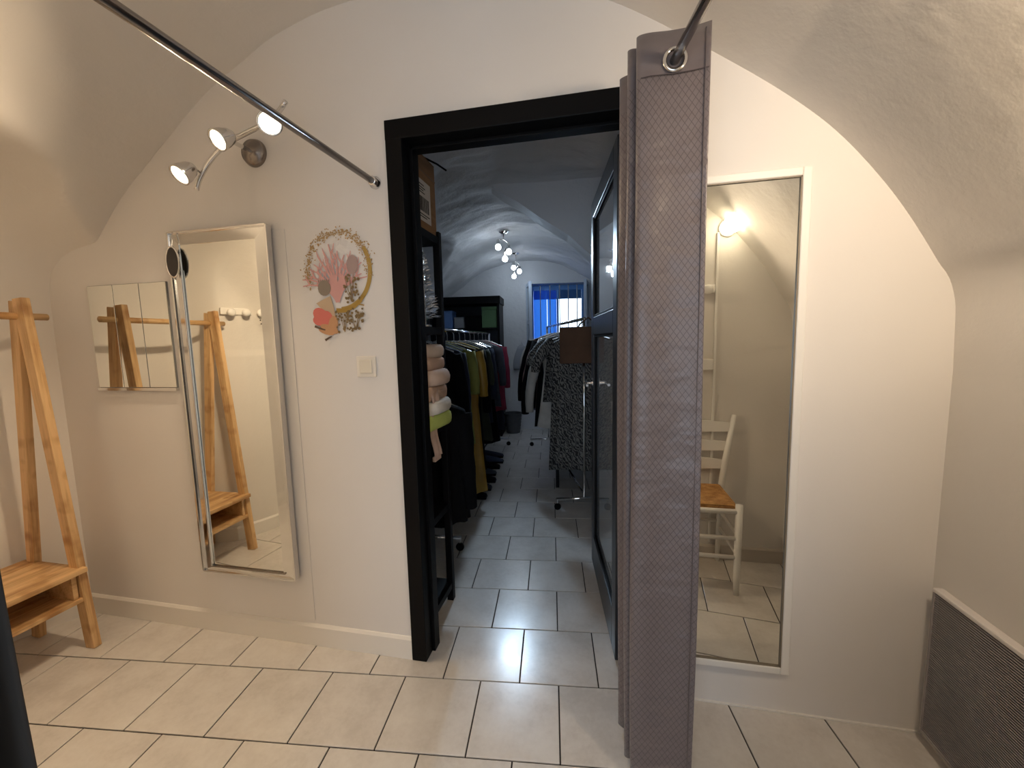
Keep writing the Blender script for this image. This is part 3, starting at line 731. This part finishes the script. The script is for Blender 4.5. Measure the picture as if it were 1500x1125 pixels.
def chair():
    t = empty('chair', 'white ladder-back chair with rush seat, mirrored beside the grey curtain', 'chair', (.5175, .60, 0))
    o = Vector(t.location); xl, xr = .345, .690; yf, yb = .755, .435; xm = (xl+xr)/2; lean = .062
    def pt(x, y, z): return Vector((x, y, z))-o
    for x in (xl, xr):
        obj('front_leg', tb([pt(x, yf, 0), pt(x, yf, .10), pt(x, yf, .475)], [.013, .0165, .0175], 14), m_white, t, smooth=True)
        obj('back_leg', tb([pt(xm+(x-xm)*.98, yb-.012, 0), pt(xm+(x-xm)*1.0, yb+.01, .45), pt(xm+(x-xm)+lean*.27, yb+.005, .60), pt(xm+(x-xm)+lean, yb-.012, .87)], [.013, .017, .0165, .012], 14), m_white, t, smooth=True)
        for z in (.21, .31): obj('side_stretcher', tb([pt(x, yf, z), pt(x, yb+.004, z)], .009, 10), m_white, t, smooth=True)
        obj('seat_rail', tb([pt(x, yf, .440), pt(x, yb+.01, .440)], .012, 10), m_white, t, smooth=True)
    for z in (.20, .30): obj('front_stretcher', tb([pt(xl, yf, z), pt(xr, yf, z)], .010, 10), m_white, t, smooth=True)
    obj('seat_rail', tb([pt(xl, yf, .440), pt(xr, yf, .440)], .013, 10), m_white, t, smooth=True)
    obj('back_stretcher', tb([pt(xl+.015, yb, .25), pt(xr-.015, yb, .25)], .009, 10), m_white, t, smooth=True)
    for z in (.585, .69, .80):
        A, B = [], []; bm = bmesh.new(); n = 14; rings = []
        for i in range(n+1):
            u = i/n; wd = (xr-xl)/2-.012; x = xm-wd+2*wd*u+lean*interp([(.45, 0), (.60, .27), (.87, 1)], z); y = yb-.003-(z-.58)*.03-.012*math.sin(PI*u); hh = .024+.008*math.sin(PI*u)
            rings.append([bm.verts.new(pt(x, y+dy, z+dz)) for dy, dz in ((-.006, -hh), (.006, -hh), (.006, hh*1.1), (-.006, hh*1.1))])
        for P_, Q in zip(rings, rings[1:]):
            for k in range(4): bm.faces.new((P_[k], P_[(k+1) % 4], Q[(k+1) % 4], Q[k]))
        bm.faces.new(rings[0]); bm.faces.new(rings[-1][::-1])
        obj('back_slat', bm, m_white, t)
    m_r = mat('woven_rush', (.45, .22, .07), .7); g = N(m_r)
    p = g.n('TexCoord').outputs['Object']; sp = g.n('SeparateXYZ'); g.l(p, sp.inputs[0])
    ax, ay = g.math('ABSOLUTE', g.math('SUBTRACT', sp.outputs[0], -.0025)), g.math('ABSOLUTE', sp.outputs[1])
    mm = g.math('MAXIMUM', ax, g.math('MULTIPLY', ay, 1.2))
    st = g.math('SINE', g.math('MULTIPLY', mm, 900.0)); nz = g.noise(p, 30, 3)
    g.l(g.ramp(g.math('ADD', g.math('MULTIPLY', st, .22), nz), [(.25, (.26, .11, .03)), (.55, (.52, .26, .08)), (.8, (.66, .38, .14))]), g.b.inputs['Base Color'])
    g.bump(st, .5, .003)
    obj('rush_seat', bx(xl+.006-o.x, xr-.006-o.x, yb+.012-o.y, yf-.004-o.y, .430, .478, bev=.018), m_r, t)
chair()
def cabin_lamp():
    p = RIGHT_LAMP; t = empty('cabin_wall_lamp', 'lit globe wall lamp on white conduit, seen in the right mirror', 'lamp', (p.x, .40, p.z))
    o = Vector(t.location)
    obj('wall_plate', lathe([(.045, 0), (.045, .012), (.025, .02), (.012, .022)], 24, (0, 1, 0), (0, .001, 0)), m_white, t)
    obj('socket', tb([(0, .02, 0), (0, .045, 0)], .020, 16), m_white, t)
    obj('globe', lathe([(.012, .046), (.030, .058), (.042, .080), (.046, .100), (.040, .126), (.022, .142), (.002, .146)], 24, (0, 1, 0)), m_lens, t, smooth=True)
    obj('conduit', bx(-.052, -.040, .0005, .014, -1.79, -.02, bev=.002), m_white, t)
cabin_lamp()
t = empty('wall_socket', 'white socket box on the conduit, reflected above the chair', 'socket', (.615, .40, 1.155))
obj('box_plate', bx(-.040, .018, .0145, .034, -.03, .03, bev=.004), m_white, t)
obj('backplate', bx(-.045, .010, .0005, .015, -.034, .034, bev=.002), m_plastic, t)
hook_rail('hook_rail', 'white knob rail mirrored in the white-framed mirror above the chair', (.636, .40, 1.575), (-1, 0, 0), (0, 1, 0), .19, 2)

# ------------------------------------------------------------------ back room: black shelf by the door
def shelf_unit():
    X0, X1, Y0, Y1 = -1.34, -.722, 1.575, 1.885
    t = empty('shelf_unit', 'black open shelving unit just inside the doorway on the left', 'shelving', ((X0+X1)/2, (Y0+Y1)/2, 0))
    o = Vector(t.location)
    for x in (X0, X1-.032):
        for y in (Y0, Y1-.032): obj('upright', bx(x-o.x, x+.032-o.x, y-o.y, y+.032-o.y, 0, 1.825, bev=.002), m_blackmetal, t)
    for z in (.10, .52, .93, 1.385, 1.80): obj('shelf_board', bx(X0+.003-o.x, X1-.003-o.x, Y0+.003-o.y, Y1-.003-o.y, z-.035, z, bev=.003), m_blackmetal, t)
    return X0, X1, Y0, Y1
shelf_unit()
def carton():
    m_c = mat('brown_cardboard', (.26, .15, .075), .8); g = N(m_c)
    p = g.n('TexCoord').outputs['Object']; g.l(g.ramp(g.noise(g.mapping(p, (1, 1, 6)), 8, 3), [(.3, (.22, .125, .06)), (.7, (.30, .175, .09))]), g.b.inputs['Base Color'])
    X0, X1, Y0, Y1, Z0_, Z1 = -1.22, -.735, 1.585, 1.865, 1.8005, 2.115
    t = empty('cardboard_box', 'brown cardboard carton with shipping label on top of black shelving', 'box', ((X0+X1)/2, (Y0+Y1)/2, Z0_))
    o = Vector(t.location); a, b, h = (X1-X0)/2, (Y1-Y0)/2, Z1-Z0_
    obj('carton_body', bx(-a, a, -b, b, 0, h-.004, bev=.004), m_c, t)
    for s in (-1, 1): obj('top_flap', bx(-a, a, min(0, s*b)+.0008, max(0, s*b)-.0008, h-.004, h, bev=.001), m_c, t)
    obj('packing_tape', bx(a+.0002, a+.0008, -b, b, h-.075, h-.068), mat('tape', (.17, .10, .05), .4), t)
    lb = obj('shipping_label', bx(a+.0003, a+.0012, -.085, .075, .035, .205), mat('label_paper', (.62, .60, .58), .6), t)
    bm = bmesh.new(); R = random.Random(2); y = -.055
    while y < .05:
        w_ = R.choice((.002, .004, .006)); box(bm, a+.0012, a+.0016, y, y+w_, .075, .135); y += w_+R.choice((.002, .004))
    for z in (.15, .16, .17, .182, .05, .06): box(bm, a+.0012, a+.0016, -.07, R.uniform(0, .06), z, z+.004)
    tag(obj('label_print', bm, m_black, lb), kind='stuff')
carton()
tag(obj('strap', tb([(-.80, 1.62, 2.12), (-.77, 1.70, 2.121), (-.745, 1.78, 2.121), (-.715, 1.85, 2.119), (-.69, 1.90, 2.108)], .0045, 6), m_black), 'thin black strap lying across the carton top', 'strap')
def tinsel_tree():
    c = Vector((-.752, 1.72, 1.3855)); t = empty('tinsel_tree', 'small silver tinsel tree standing on the upper black shelf', 'decoration', c)
    m_t = mat('silver_tinsel', (.75, .78, .84), .25, .85); R = random.Random(5)
    obj('stand', lathe([(.030, 0), (.030, .006), (.008, .012), (.006, .30), (.002, .34)], 12), m_t, t)
    bm = bmesh.new()
    for i in range(230):
        z = .03+.29*(i/230); L_ = .075*(1-z/.36)+.008; a = R.uniform(0, 2*PI)
        d = Vector((math.cos(a), math.sin(a), R.uniform(-.2, .5)))*L_; sd = Vector((-math.sin(a), math.cos(a), 0))*.0035; b = Vector((0, 0, z))
        v = [bm.verts.new(q) for q in (b-sd, b+sd, b+d+Vector((0, 0, .003)), b+d*.6+Vector((0, 0, .007)))]
        bm.faces.new((v[0], v[1], v[2])); bm.faces.new((v[0], v[3], v[2]))
    tag(obj('tinsel_branches', bm, m_t, t), kind='stuff')
tinsel_tree()
t = empty('bowl', 'green bowl beside the silver tinsel tree', 'bowl', (-.84, 1.815, 1.3855))
obj('bowl_body', lathe([(.025, 0), (.032, .004), (.055, .03), (.062, .052), (.058, .052), (.048, .03), (.02, .012), (.002, .01)], 24), mat('green_glaze', (.16, .24, .13), .35), t, smooth=True)
# folded knits: one object each
def knit(z, dx, dy, w_, d_, h, col, label, rz=0):
    bm = bmesh.new(); n, mrows = 26, 7; rings = []
    R = random.Random(int(z*1000))
    for k in range(mrows+1):
        a = PI*k/mrows; zz = h/2-h/2*math.cos(a); s = .80+.20*math.sin(a)**.6
        ring = []
        for i in range(n):
            q = 2*PI*i/n; e = .30
            cx = math.copysign(abs(math.cos(q))**e, math.cos(q)); cy = math.copysign(abs(math.sin(q))**e, math.sin(q))
            j = 1+.025*math.sin(5*q+z*40)+R.uniform(-.012, .012)
            ring.append(bm.verts.new((cx*w_/2*s*j, cy*d_/2*s*j, zz+.004*math.sin(3*q+z*9)*math.sin(a))))
        rings.append(ring)
    for A, B in zip(rings, rings[1:]):
        for i in range(n): bm.faces.new((A[i], A[(i+1) % n], B[(i+1) % n], B[i]))
    bm.faces.new(rings[0][::-1]); bm.faces.new(rings[-1])
    m = cloth('knit_%d' % int(z*1000), col, 180)
    o = empty('folded_sweater', label, 'sweater', (-.80+dx, 1.715+dy, z), rz, 'folded sweaters on the black shelf')
    obj('folded_body', bm, m, o, smooth=True)
    # the collar fold visible on the open side
    obj('fold_edge', tb([(w_*.30, -d_*.36, h*.55), (w_*.44, -d_*.1, h*.62), (w_*.44, d_*.2, h*.5), (w_*.3, d_*.38, h*.55)], h*.20, 8), m, o, smooth=True)
def cloth(name, col, scale=120, rough=.85, c2=None):
    m = mat(name, col, rough, 0, Sheen_Weight=.0); g = N(m)
    p = g.n('TexCoord').outputs['Object']; n = g.noise(p, scale, 3); b = g.noise(p, 6, 3)
    c2 = c2 or tuple(x*.72 for x in col)
    g.l(g.ramp(b, [(.3, c2), (.65, col)]), g.b.inputs['Base Color']); g.bump(n, .3, .002)
    return m
for z, h, col, lab, dx in ((.9305, .075, (.50, .60, .16), 'lime green folded knit at the bottom of the sweater pile', .012), (1.0, .060, (.72, .68, .62), 'off-white folded knit just above the lime one', .022), (1.055, .075, (.58, .40, .30), 'beige pink folded knit, middle of the sweater pile', .0),
                            (1.125, .070, (.66, .50, .41), 'pale peach folded knit with white trim in the pile', .018), (1.19, .060, (.60, .42, .33), 'tan pink folded knit second from the pile top', -.006), (1.245, .062, (.70, .58, .50), 'creamy pink folded knit on top of the pile', -.012)):
    knit(z, dx-.02, 0, .26, .24, h, col, lab, random.uniform(-.04, .04))
def draped():
    t = empty('scarf', 'long beige pink scarf hanging down over the shelf edge', 'scarf', (-.703, 1.665, 1.10))
    rows = []
    for k in range(16):
        z = .015-.30*k/15; rows.append([Vector((.0+.010*math.sin(k*.5)+.004*math.sin(j*1.1+k*.2), (j-5)*.0095*(1-.02*k), z)) for j in range(11)])
    o = grid(rows, 'scarf_cloth', cloth('scarf_pink', (.62, .45, .37), 150), t); s_ = o.modifiers.new('t', 'SOLIDIFY'); s_.thickness = .006
    obj('fringe', bx(-.003, .012, -.034, .034, -.305, -.283, bev=.003), MATS['scarf_pink'], t)
draped()

# ------------------------------------------------------------------ garments
def zebra():
    m = mat('zebra_print', (.3, .3, .3), .8); g = N(m)
    p = g.n('TexCoord').outputs['Object']; n = g.noise(p, 9, 3)
    w_ = g.n('TexWave', i_Scale=17.0, i_Distortion=10.0, i_Detail=2.5); w_.inputs['Detail Scale'].default_value = 1.6; w_.bands_direction = 'DIAGONAL'
    g.l(g.mapping(p, (1.6, .5, 1.0)), w_.inputs['Vector'])
    g.l(g.ramp(w_.outputs['Fac'], [(.42, (.012, .012, .014)), (.60, (.17, .165, .155))]), g.b.inputs['Base Color']); return m
def garment(name, label, cat, x, y, rail, w_, L_, m, th=.09, sleeve=0, flare=1.0, rz=0, folds=6, group=None, hang=.10, splay=.10, seed=1, hcol=None):
    R = random.Random(seed)
    t = empty(name, label, cat, W(x, y, rail+.008), T+rz, group)
    hw = w_/2
    hg = bmesh.new(); tube(hg, [(.004, 0, -.022), (.012, 0, -.006), (0, 0, .004), (-.012, 0, -.006), (-.006, 0, -.02), (0, 0, -.04), (0, 0, -hang+.012)], .0022, 6)
    tube(hg, [(-hw*.86, 0, -hang-.055), (-hw*.4, 0, -hang-.015), (0, 0, -hang+.012), (hw*.4, 0, -hang-.015), (hw*.86, 0, -hang-.055)], .005, 6)
    obj('hanger', hg, hcol or m_chrome, t)
    n = 36; rings = []; nl = 15; ph = R.uniform(0, 6)
    prof = [(0, .13, .35), (.02, .30, .45), (.045, .62, .6), (.075, .90, .75), (.10, 1.0, .85), (.20, .93, 1), (.42, .86, 1), (.7, .92+.25*(flare-1), 1.0), (1.0, flare, 1.05)]
    lv = [0, .012, .025, .045, .06, .085, .12, .2, .3, .42, .54, .66, .78, .9, 1.0]
    for f in lv:
        sw = interp([(a, b) for a, b, c in prof], f); st = interp([(a, c) for a, b, c in prof], f); ring = []
        for i in range(n):
            q = 2*PI*i/n; am = .20*min(1, max(0, (f-.12)*2.2)); j = 1+am*math.sin(folds*q+ph+f*1.3)+am*.5*math.sin((folds+3)*q+ph*2)
            e = .75
            cx = math.copysign(abs(math.cos(q))**e, math.cos(q)); cy = math.copysign(abs(math.sin(q))**e, math.sin(q))
            ring.append((cx*hw*sw*(1+(j-1)*.25), cy*th/2*st*j, -hang-.002-f*L_+(.012*math.sin(3*q+ph) if f > .95 else 0)))
        rings.append(ring)
    bm = bmesh.new(); V = [[bm.verts.new(p) for p in r] for r in rings]
    for A, B in zip(V, V[1:]):
        for i in range(n): bm.faces.new((A[i], A[(i+1) % n], B[(i+1) % n], B[i]))
    bm.faces.new(V[0][::-1]); bm.faces.new(V[-1])
    obj('garment_body', bm, m, t, smooth=True)
    if sleeve:
        for s in (-1, 1):
            a = Vector((s*hw*.88, 0, -hang-.075)); pts = []; rad = []
            for k in range(8):
                u = k/7; pts.append(a + Vector((s*splay*math.sin(u*PI*.55)*.9, .012*math.sin(u*4+ph), -sleeve*u))); rad.append((.050-.016*u)*(1+.06*math.sin(u*19+ph)))
            obj('sleeve', tb(pts, rad, 12), m, t, smooth=True)
    return t
RL = 1.40
def rail_stand(name, label, x0, y0, x1, y1, h, low=None):
    a, b = W(x0, y0), W(x1, y1); t = empty(name, label, 'clothes rail', (a+b)/2); o = Vector(t.location)
    d = (b-a).normalized(); s = Vector((-d.y, d.x, 0)); z = Vector((0, 0, 1))
    obj('top_bar', tb([a-o+z*h-d*.03, b-o+z*h+d*.03], .0125, 12), m_chrome, t, smooth=True)
    for p in (a, b):
        obj('upright', tb([p-o+z*.10, p-o+z*h], .012, 12), m_chrome, t, smooth=True)
        obj('foot_bar', tb([p-o+z*.085-s*.22, p-o+z*.085+s*.22], .012, 12), m_chrome, t, smooth=True)
        for k in (-1, 1):
            w_ = obj('caster', lathe([(.022, -.009), (.026, -.005), (.026, .005), (.022, .009)], 18, d, p-o+s*k*.21+z*.0265), m_black, t)
            obj('caster_stem', tb([p-o+s*k*.21+z*.03, p-o+s*k*.21+z*.078], .005, 6), m_chrome, w_)
    obj('base_bar', tb([a-o+z*.11, b-o+z*.11], .010, 10), m_chrome, t, smooth=True)
rail_stand('clothes_rail', 'chrome clothes rail packed with garments along the left side', -.80, 2.42, -.76, 5.0, RL)
G1 = 'garments on the left rail'; G2 = 'garments on the right rail'
bk = cloth('black_wool', (.005, .005, .006), 150, 1.0); bk.node_tree.nodes['Principled BSDF'].inputs['Specular IOR Level'].default_value = .15; nv = cloth('navy_cloth', (.018, .024, .05), 150); dn = cloth('denim', (.05, .07, .13), 200)
tw = cloth('grey_green_tweed', (.095, .095, .075), 90, .9, (.035, .036, .03)); mu = cloth('mustard_satin', (.42, .25, .03), 60, .45, (.30, .17, .02))
gr = cloth('dark_olive', (.035, .04, .022), 100); rd = cloth('raspberry', (.36, .035, .085), 100); wh = cloth('off_white_cotton', (.55, .53, .50), 120)
lm = cloth('yellow_green', (.30, .32, .08), 100); pk = cloth('dusty_pink', (.42, .26, .23), 100); gy = cloth('slate_cloth', (.09, .10, .13), 100); zb = zebra()
LG = [('coat', 'black coat nearest the door on the left rail', 'coat', 2.50, .46, .82, bk, .45, 1.0), ('jacket', 'second black jacket behind the nearest coat, left rail', 'jacket', 2.62, .44, .62, nv, .4, 1.0),
      ('dress', 'grey-green tweed dress in front of the mustard dress', 'dress', 2.80, .42, .95, tw, 0, 1.1), ('dress', 'yellow-green blouse-dress showing a thin edge by the mustard dress', 'dress', 2.93, .43, .75, lm, .3, 1.0),
      ('dress', 'long mustard yellow dress reaching almost to the floor', 'dress', 3.08, .50, 1.17, mu, .34, 1.05), ('coat', 'long black coat behind the mustard dress', 'coat', 3.28, .48, 1.05, bk, .5, 1.0),
      ('dress', 'dark olive patterned dress beyond the mustard dress', 'dress', 3.48, .48, .85, gr, .3, 1.1), ('jacket', 'navy jacket halfway along the left rail', 'jacket', 3.68, .46, .75, nv, .45, 1.0),
      ('dress', 'black dress next to the navy jacket', 'dress', 3.90, .46, .98, bk, 0, 1.1), ('skirt', 'denim blue skirt hanging low on the left rail', 'skirt', 4.10, .42, 1.02, dn, 0, 1.0),
      ('blouse', 'slate grey blouse in front of the raspberry one', 'blouse', 4.32, .46, .70, gy, .4, 1.0), ('blouse', 'raspberry red blouse near the far end of the left rail', 'blouse', 4.55, .50, .78, rd, .45, 1.0), ('skirt', 'dark navy skirt last on the left rail', 'skirt', 4.76, .40, 1.05, nv, 0, 1.0)]
for i, (nm, lb, ct, y, w_, L_, m, sl, fl_) in enumerate(LG):
    garment(nm, lb, ct, -.80+(y-2.42)*.0155, y, RL, w_, L_, m, sleeve=sl, flare=fl_, group=G1, seed=i, rz=random.uniform(-.12, .12), th=.11, splay=.05)
# lower black coat on its own short stand in front
gc = garment('coat', 'black round-shouldered coat hung low on the back of the shelving', 'coat', 0, 0, 1.062, .34, .64, bk, th=.17, sleeve=.50, seed=40, hang=.05, splay=.03, rz=0)
gc.location = (-.835, 1.985, 1.07); gc.rotation_euler = (0, 0, .03)
su = bpy.data.objects['shelf_unit']
obj('coat_peg', tb([Vector(q)-Vector(su.location) for q in ((-.835, 1.880, 1.0715), (-.835, 1.99, 1.0715), (-.835, 2.0, 1.085))], .004, 8), m_blackmetal, su)
obj('cross_rail', bx(-1.30-su.location.x, -.73-su.location.x, 1.868-su.location.y, 1.882-su.location.y, 1.055, 1.085, bev=.002), m_blackmetal, su)
t = empty('hang_tag', 'white paper tag on the low black coat by the shelving', 'tag', (-.742, 1.898, .985), T)
obj('tag_card', bx(-.007, .007, -.002, 0, -.10, -.01, bev=.0005), mat('tag_paper', (.6, .6, .6), .6), t); obj('tag_string', tb([(0, 0, -.012), (.003, .01, .02), (0, .02, .035)], .001, 5), m_white, t)
# right rail
RY0, RY1, RX0, RX1 = 3.10, 5.0, .24, -.05
rail_stand('clothes_rail', 'chrome clothes rail with zebra dress at its end on the right', RX0, RY0, RX1, RY1, 1.46)
RG = [('dress', 'black and white zebra print dress at the rail end', 'dress', 3.16, .52, 1.06, zb, .22, 1.0), ('dress', 'second zebra print dress with puff sleeve behind the first', 'dress', 3.32, .56, .55, zb, .18, 1.0),
      ('jacket', 'off-white jacket behind the zebra dresses', 'jacket', 3.52, .56, .80, wh, .60, 1.05), ('coat', 'black coat behind the off-white jacket', 'coat', 3.76, .60, .85, bk, .66, 1.0), ('blouse', 'dusty pink blouse squeezed between black coats', 'blouse', 3.98, .54, .78, pk, .55, 1.0),
      ('coat', 'black coat with outspread sleeve on the right rail', 'coat', 4.20, .60, .75, bk, .60, 1.0), ('blouse', 'white blouse beneath the window on the right rail', 'blouse', 4.46, .50, .60, wh, .3, 1.0), ('skirt', 'slate skirt near the far end, right rail', 'skirt', 4.72, .42, .85, gy, 0, 1.0)]
for i, (nm, lb, ct, y, w_, L_, m, sl, fl_) in enumerate(RG):
    garment(nm, lb, ct, RX0+(RX1-RX0)*(y-RY0)/(RY1-RY0), y, 1.46, w_, L_, m, sleeve=sl, flare=fl_, group=G2, seed=60+i, rz=.10+random.uniform(-.05, .05), th=.11, splay=.14)
t = empty('tote_bag', 'flat brown bag with red flower hung before the zebra dress', 'bag', W(.27, 3.075, 1.462), T)
m_b = cloth('brown_canvas', (.13, .065, .035), 100)
obj('bag_body', bx(-.21, .22, -.012, .012, -.33, -.06, bev=.008), m_b, t)
obj('bag_handle', tb([(-.10, 0, -.11), (-.06, .005, -.04), (0, .012, .006), (.06, .005, -.04), (.10, 0, -.11)], .006, 8), m_b, t)
bm = bmesh.new()
for k in range(6): bmesh.ops.create_uvsphere(bm, u_segments=8, v_segments=5, radius=.022, matrix=Matrix.Translation((.085+.028*math.cos(k*PI/3), -.016, -.185+.028*math.sin(k*PI/3))) @ Matrix.Diagonal((1, .25, 1, 1)))
obj('flower', bm, cloth('dark_red', (.22, .03, .03), 100), t)
# folded jeans under the right rail
def folded(name, label, x, y, z, w_, d_, h, m, grp):
    t = empty(name, label, 'clothes', W(x, y, z), T, grp)
    bm = bmesh.new(); n = 14
    prof = [(-w_/2+.5*h+.0, 0)]
    pts = [(-w_/2, h*.05), (w_/2-h*.4, 0), (w_/2-h*.05, h*.2), (w_/2, h*.5), (w_/2-h*.05, h*.8), (w_/2-h*.4, h), (-w_/2, h*.97)]
    A = [bm.verts.new((px_, -d_/2, pz)) for px_, pz in pts]; B = [bm.verts.new((px_, d_/2, pz)) for px_, pz in pts]
    bm.faces.new(A); bm.faces.new(B[::-1])
    for k in range(len(pts)): bm.faces.new((A[k], A[(k+1) % len(pts)], B[(k+1) % len(pts)], B[k]))
    bmesh.ops.rotate(bm, cent=(0, 0, 0), matrix=Matrix.Rotation(PI, 3, 'Z'), verts=bm.verts)
    obj('folded_leg', bm, m, t)
    obj('waistband', bx(-w_/2+.03, w_/2-.02, -d_/2-.004, -d_/2+.02, h*.3, h*.7, bev=.004), m, t)
# low shelf under the right garments
t = empty('low_bench', 'low black bench under the right clothes rail', 'bench', W(.22, 3.95, 0), T)
obj('seat_board', bx(-.20, .20, -.42, .42, .17, .20, bev=.004), m_black, t)
for sx in (-.18, .18):
    for sy in (-.39, .39): obj('leg', bx(sx-.015, sx+.015, sy-.015, sy+.015, 0, .17), m_black, t)
for i, (y, m, lb) in enumerate(((3.66, dn, 'nearest pair of folded jeans on the low bench'), (3.92, gy, 'grey folded trousers in the middle of the low bench'), (4.18, nv, 'navy folded trousers at the far end of low bench'))):
    for k in range(3):
        folded('folded_trousers', lb+(', bottom of stack' if k == 0 else ', middle of stack' if k == 1 else ', top of stack'), .20, y, .2005+k*.062, .36, .22, .058, m, 'folded trousers on the low bench')
# shoes in a row under the left rail
def shoe(x, y, m, lb):
    t = empty('shoe', lb, 'shoe', W(x, y, 0), T+PI/2*0, 'shoes under the left rail')
    bm = bmesh.new(); rings = []
    for k in range(9):
        u = k/8; w_ = .030+.012*math.sin(u*PI*.9); h = .075-.045*u if u < .75 else .040-.02*(u-.75)*4
        rings.append([bm.verts.new((-.11+u*.25, w_*math.cos(q), .018+max(0, math.sin(q))*h)) for q in [2*PI*i/12 for i in range(12)]])
    for A, B in zip(rings, rings[1:]):
        for i in range(12): bm.faces.new((A[i], A[(i+1) % 12], B[(i+1) % 12], B[i]))
    bm.faces.new(rings[0]); bm.faces.new(rings[-1][::-1]); obj('upper', bm, m, t, smooth=True)
    obj('sole', bx(-.115, .145, -.040, .040, 0, .018, bev=.006), m_black, t)
for i in range(7): shoe(-.70+.012*(i % 3), 3.28+i*.20, [bk, nv, bk, gy, bk, dn, nv][i], 'dark shoe under the left rail, %s from the doorway' % ['first', 'second', 'third', 'fourth', 'fifth', 'sixth', 'seventh'][i])

# ------------------------------------------------------------------ back room: far things
t = empty('wastebasket', 'round dark grey wastebasket against the far white wall', 'wastebasket', W(-.555, 5.72, 0))
obj('bin_body', lathe([(.085, 0), (.095, .004)] + [(.096+.028*k/24+(.003 if k % 4 < 2 else 0), .008+.27*k/24) for k in range(25)] + [(.118, .278), (.088, .012), (.002, .012)], 32), mat('grey_bin', (.085, .09, .10), .5), t, smooth=False)
obj('bin_rim', tb([(.124*math.cos(2*PI*k/32), .124*math.sin(2*PI*k/32), .280) for k in range(32)], .006, 8, True), MATS['grey_bin'], t, smooth=True)
def cabinet():
    x0, x1, y0, y1 = -1.62, -.70, 5.48, 5.92
    t = empty('shelf_cabinet', 'black open cabinet with heavy top board at the far left', 'cabinet', W((x0+x1)/2, (y0+y1)/2, 0), T)
    a, b = (x1-x0)/2, (y1-y0)/2
    obj('top_board', bx(-a-.03, a+.03, -b-.03, b, 1.80, 1.90, bev=.006), m_black, t)
    for s in (-1, 1): obj('side_panel', bx(s*a-.015, s*a+.015, -b, b, 0, 1.80, bev=.003), m_black, t)
    obj('back_panel', bx(-a, a, b-.012, b, .05, 1.80), mat('slate_panel', (.10, .12, .16), .6), t)
    for z in (.08, .55, 1.0, 1.485): obj('shelf_board', bx(-a+.015, a-.015, -b+.01, b-.012, z-.025, z, bev=.002), m_black, t)
    for k in range(4): obj('drawer_front', bx(-a+.02, a-.02, -b-.002, -b+.016, .10+.225*k, .315+.225*k, bev=.004), m_black, t)
cabinet()
def far_box(nm, lb, x, w_, h, m, z=1.4855, d_=.24, lid=True):
    t = empty(nm, lb, 'box', W(x, 5.64, z), T)
    obj('box_body', bx(-w_/2, w_/2, -d_/2, d_/2, 0, h*.86, bev=.006), m, t)
    obj('lid', bx(-w_/2-.003, w_/2+.003, -d_/2-.003, d_/2+.003, h*.86, h, bev=.005), m, t)
far_box('storage_box', 'green storage box at the right end of the cabinet shelf', -.83, .20, .28, mat('green_box', (.10, .20, .09), .6))
far_box('storage_box', 'blue storage box behind the shelving upright on cabinet shelf', -1.42, .17, .24, mat('blue_box', (.15, .28, .60), .5))
far_box('storage_box', 'black storage box in the middle of the cabinet shelf', -1.05, .21, .17, m_black)
far_box('storage_box', 'small pale patterned box between blue and black boxes', -1.245, .13, .15, mat('pale_box', (.32, .33, .36), .6))
t = empty('cloth_bag', 'pale grey cloth bag hanging on the far wall beside the window', 'bag', W(-.43, FEND-.02, 1.28), T)
bm = bmesh.new(); rings = []
for k in range(9):
    u = k/8; hw_ = .05+.075*math.sin(u*PI*.62); th = .02+.03*math.sin(u*PI)
    rings.append([bm.verts.new((hw_*math.cos(q)*(1+.05*math.sin(4*q)), -.03+th*.5*math.sin(q), -.06-.34*u)) for q in [2*PI*i/20 for i in range(20)]])
for A, B in zip(rings, rings[1:]):
    for i in range(20): bm.faces.new((A[i], A[(i+1) % 20], B[(i+1) % 20], B[i]))
bm.faces.new(rings[0]); bm.faces.new(rings[-1][::-1]); obj('bag_body', bm, mat('grey_bag', (.38, .40, .45), .8), t, smooth=True)
obj('drawstring', tb([(-.03, -.03, -.06), (0, .012, .0), (.03, -.03, -.06)], .004, 6), mat('grey_bag', (.38, .40, .45), .8), t)
def ceiling_spots(lb, bulbs, topz):
    cx = sum(b[0] for b in bulbs)/3; cy = sum(b[1] for b in bulbs)/3
    t = empty('ceiling_spot_lamp', lb, 'lamp', W(cx, cy, topz)); o = Vector(t.location)
    obj('ceiling_plate', lathe([(.05, 0), (.05, -.012), (.03, -.025), (.006, -.028)], 24), m_chrome, t)
    P = [W(*b)-o for b in bulbs]
    obj('lamp_arm', tb([P[0]+Vector((0, 0, .075)), (P[0]+P[1])/2+Vector((0, 0, .10)), P[1]+Vector((0, 0, .085)), P[2]+Vector((0, 0, .075))], .006, 8), m_chrome, t, smooth=True)
    obj('stem', tb([(0, 0, -.02), (P[0]+P[1])/2+Vector((0, 0, .10))], .006, 8), m_chrome, t)
    for p in P:
        h = obj('lamp_socket', lathe([(.012, .075), (.018, .06), (.018, .026)], 14, None, p), m_chrome, t)
        obj('bulb', lathe([(.014, .028), (.026, .012), (.030, -.004), (.024, -.022), (.010, -.030), (.001, -.031)], 16, None, p), m_bulb, h, smooth=True)
ceiling_spots('nearer three-bulb ceiling lamp glowing white in the back room', BULBS_A, 2.425)
ceiling_spots('farther three-bulb ceiling lamp in front of the far wall', BULBS_B, 2.425)
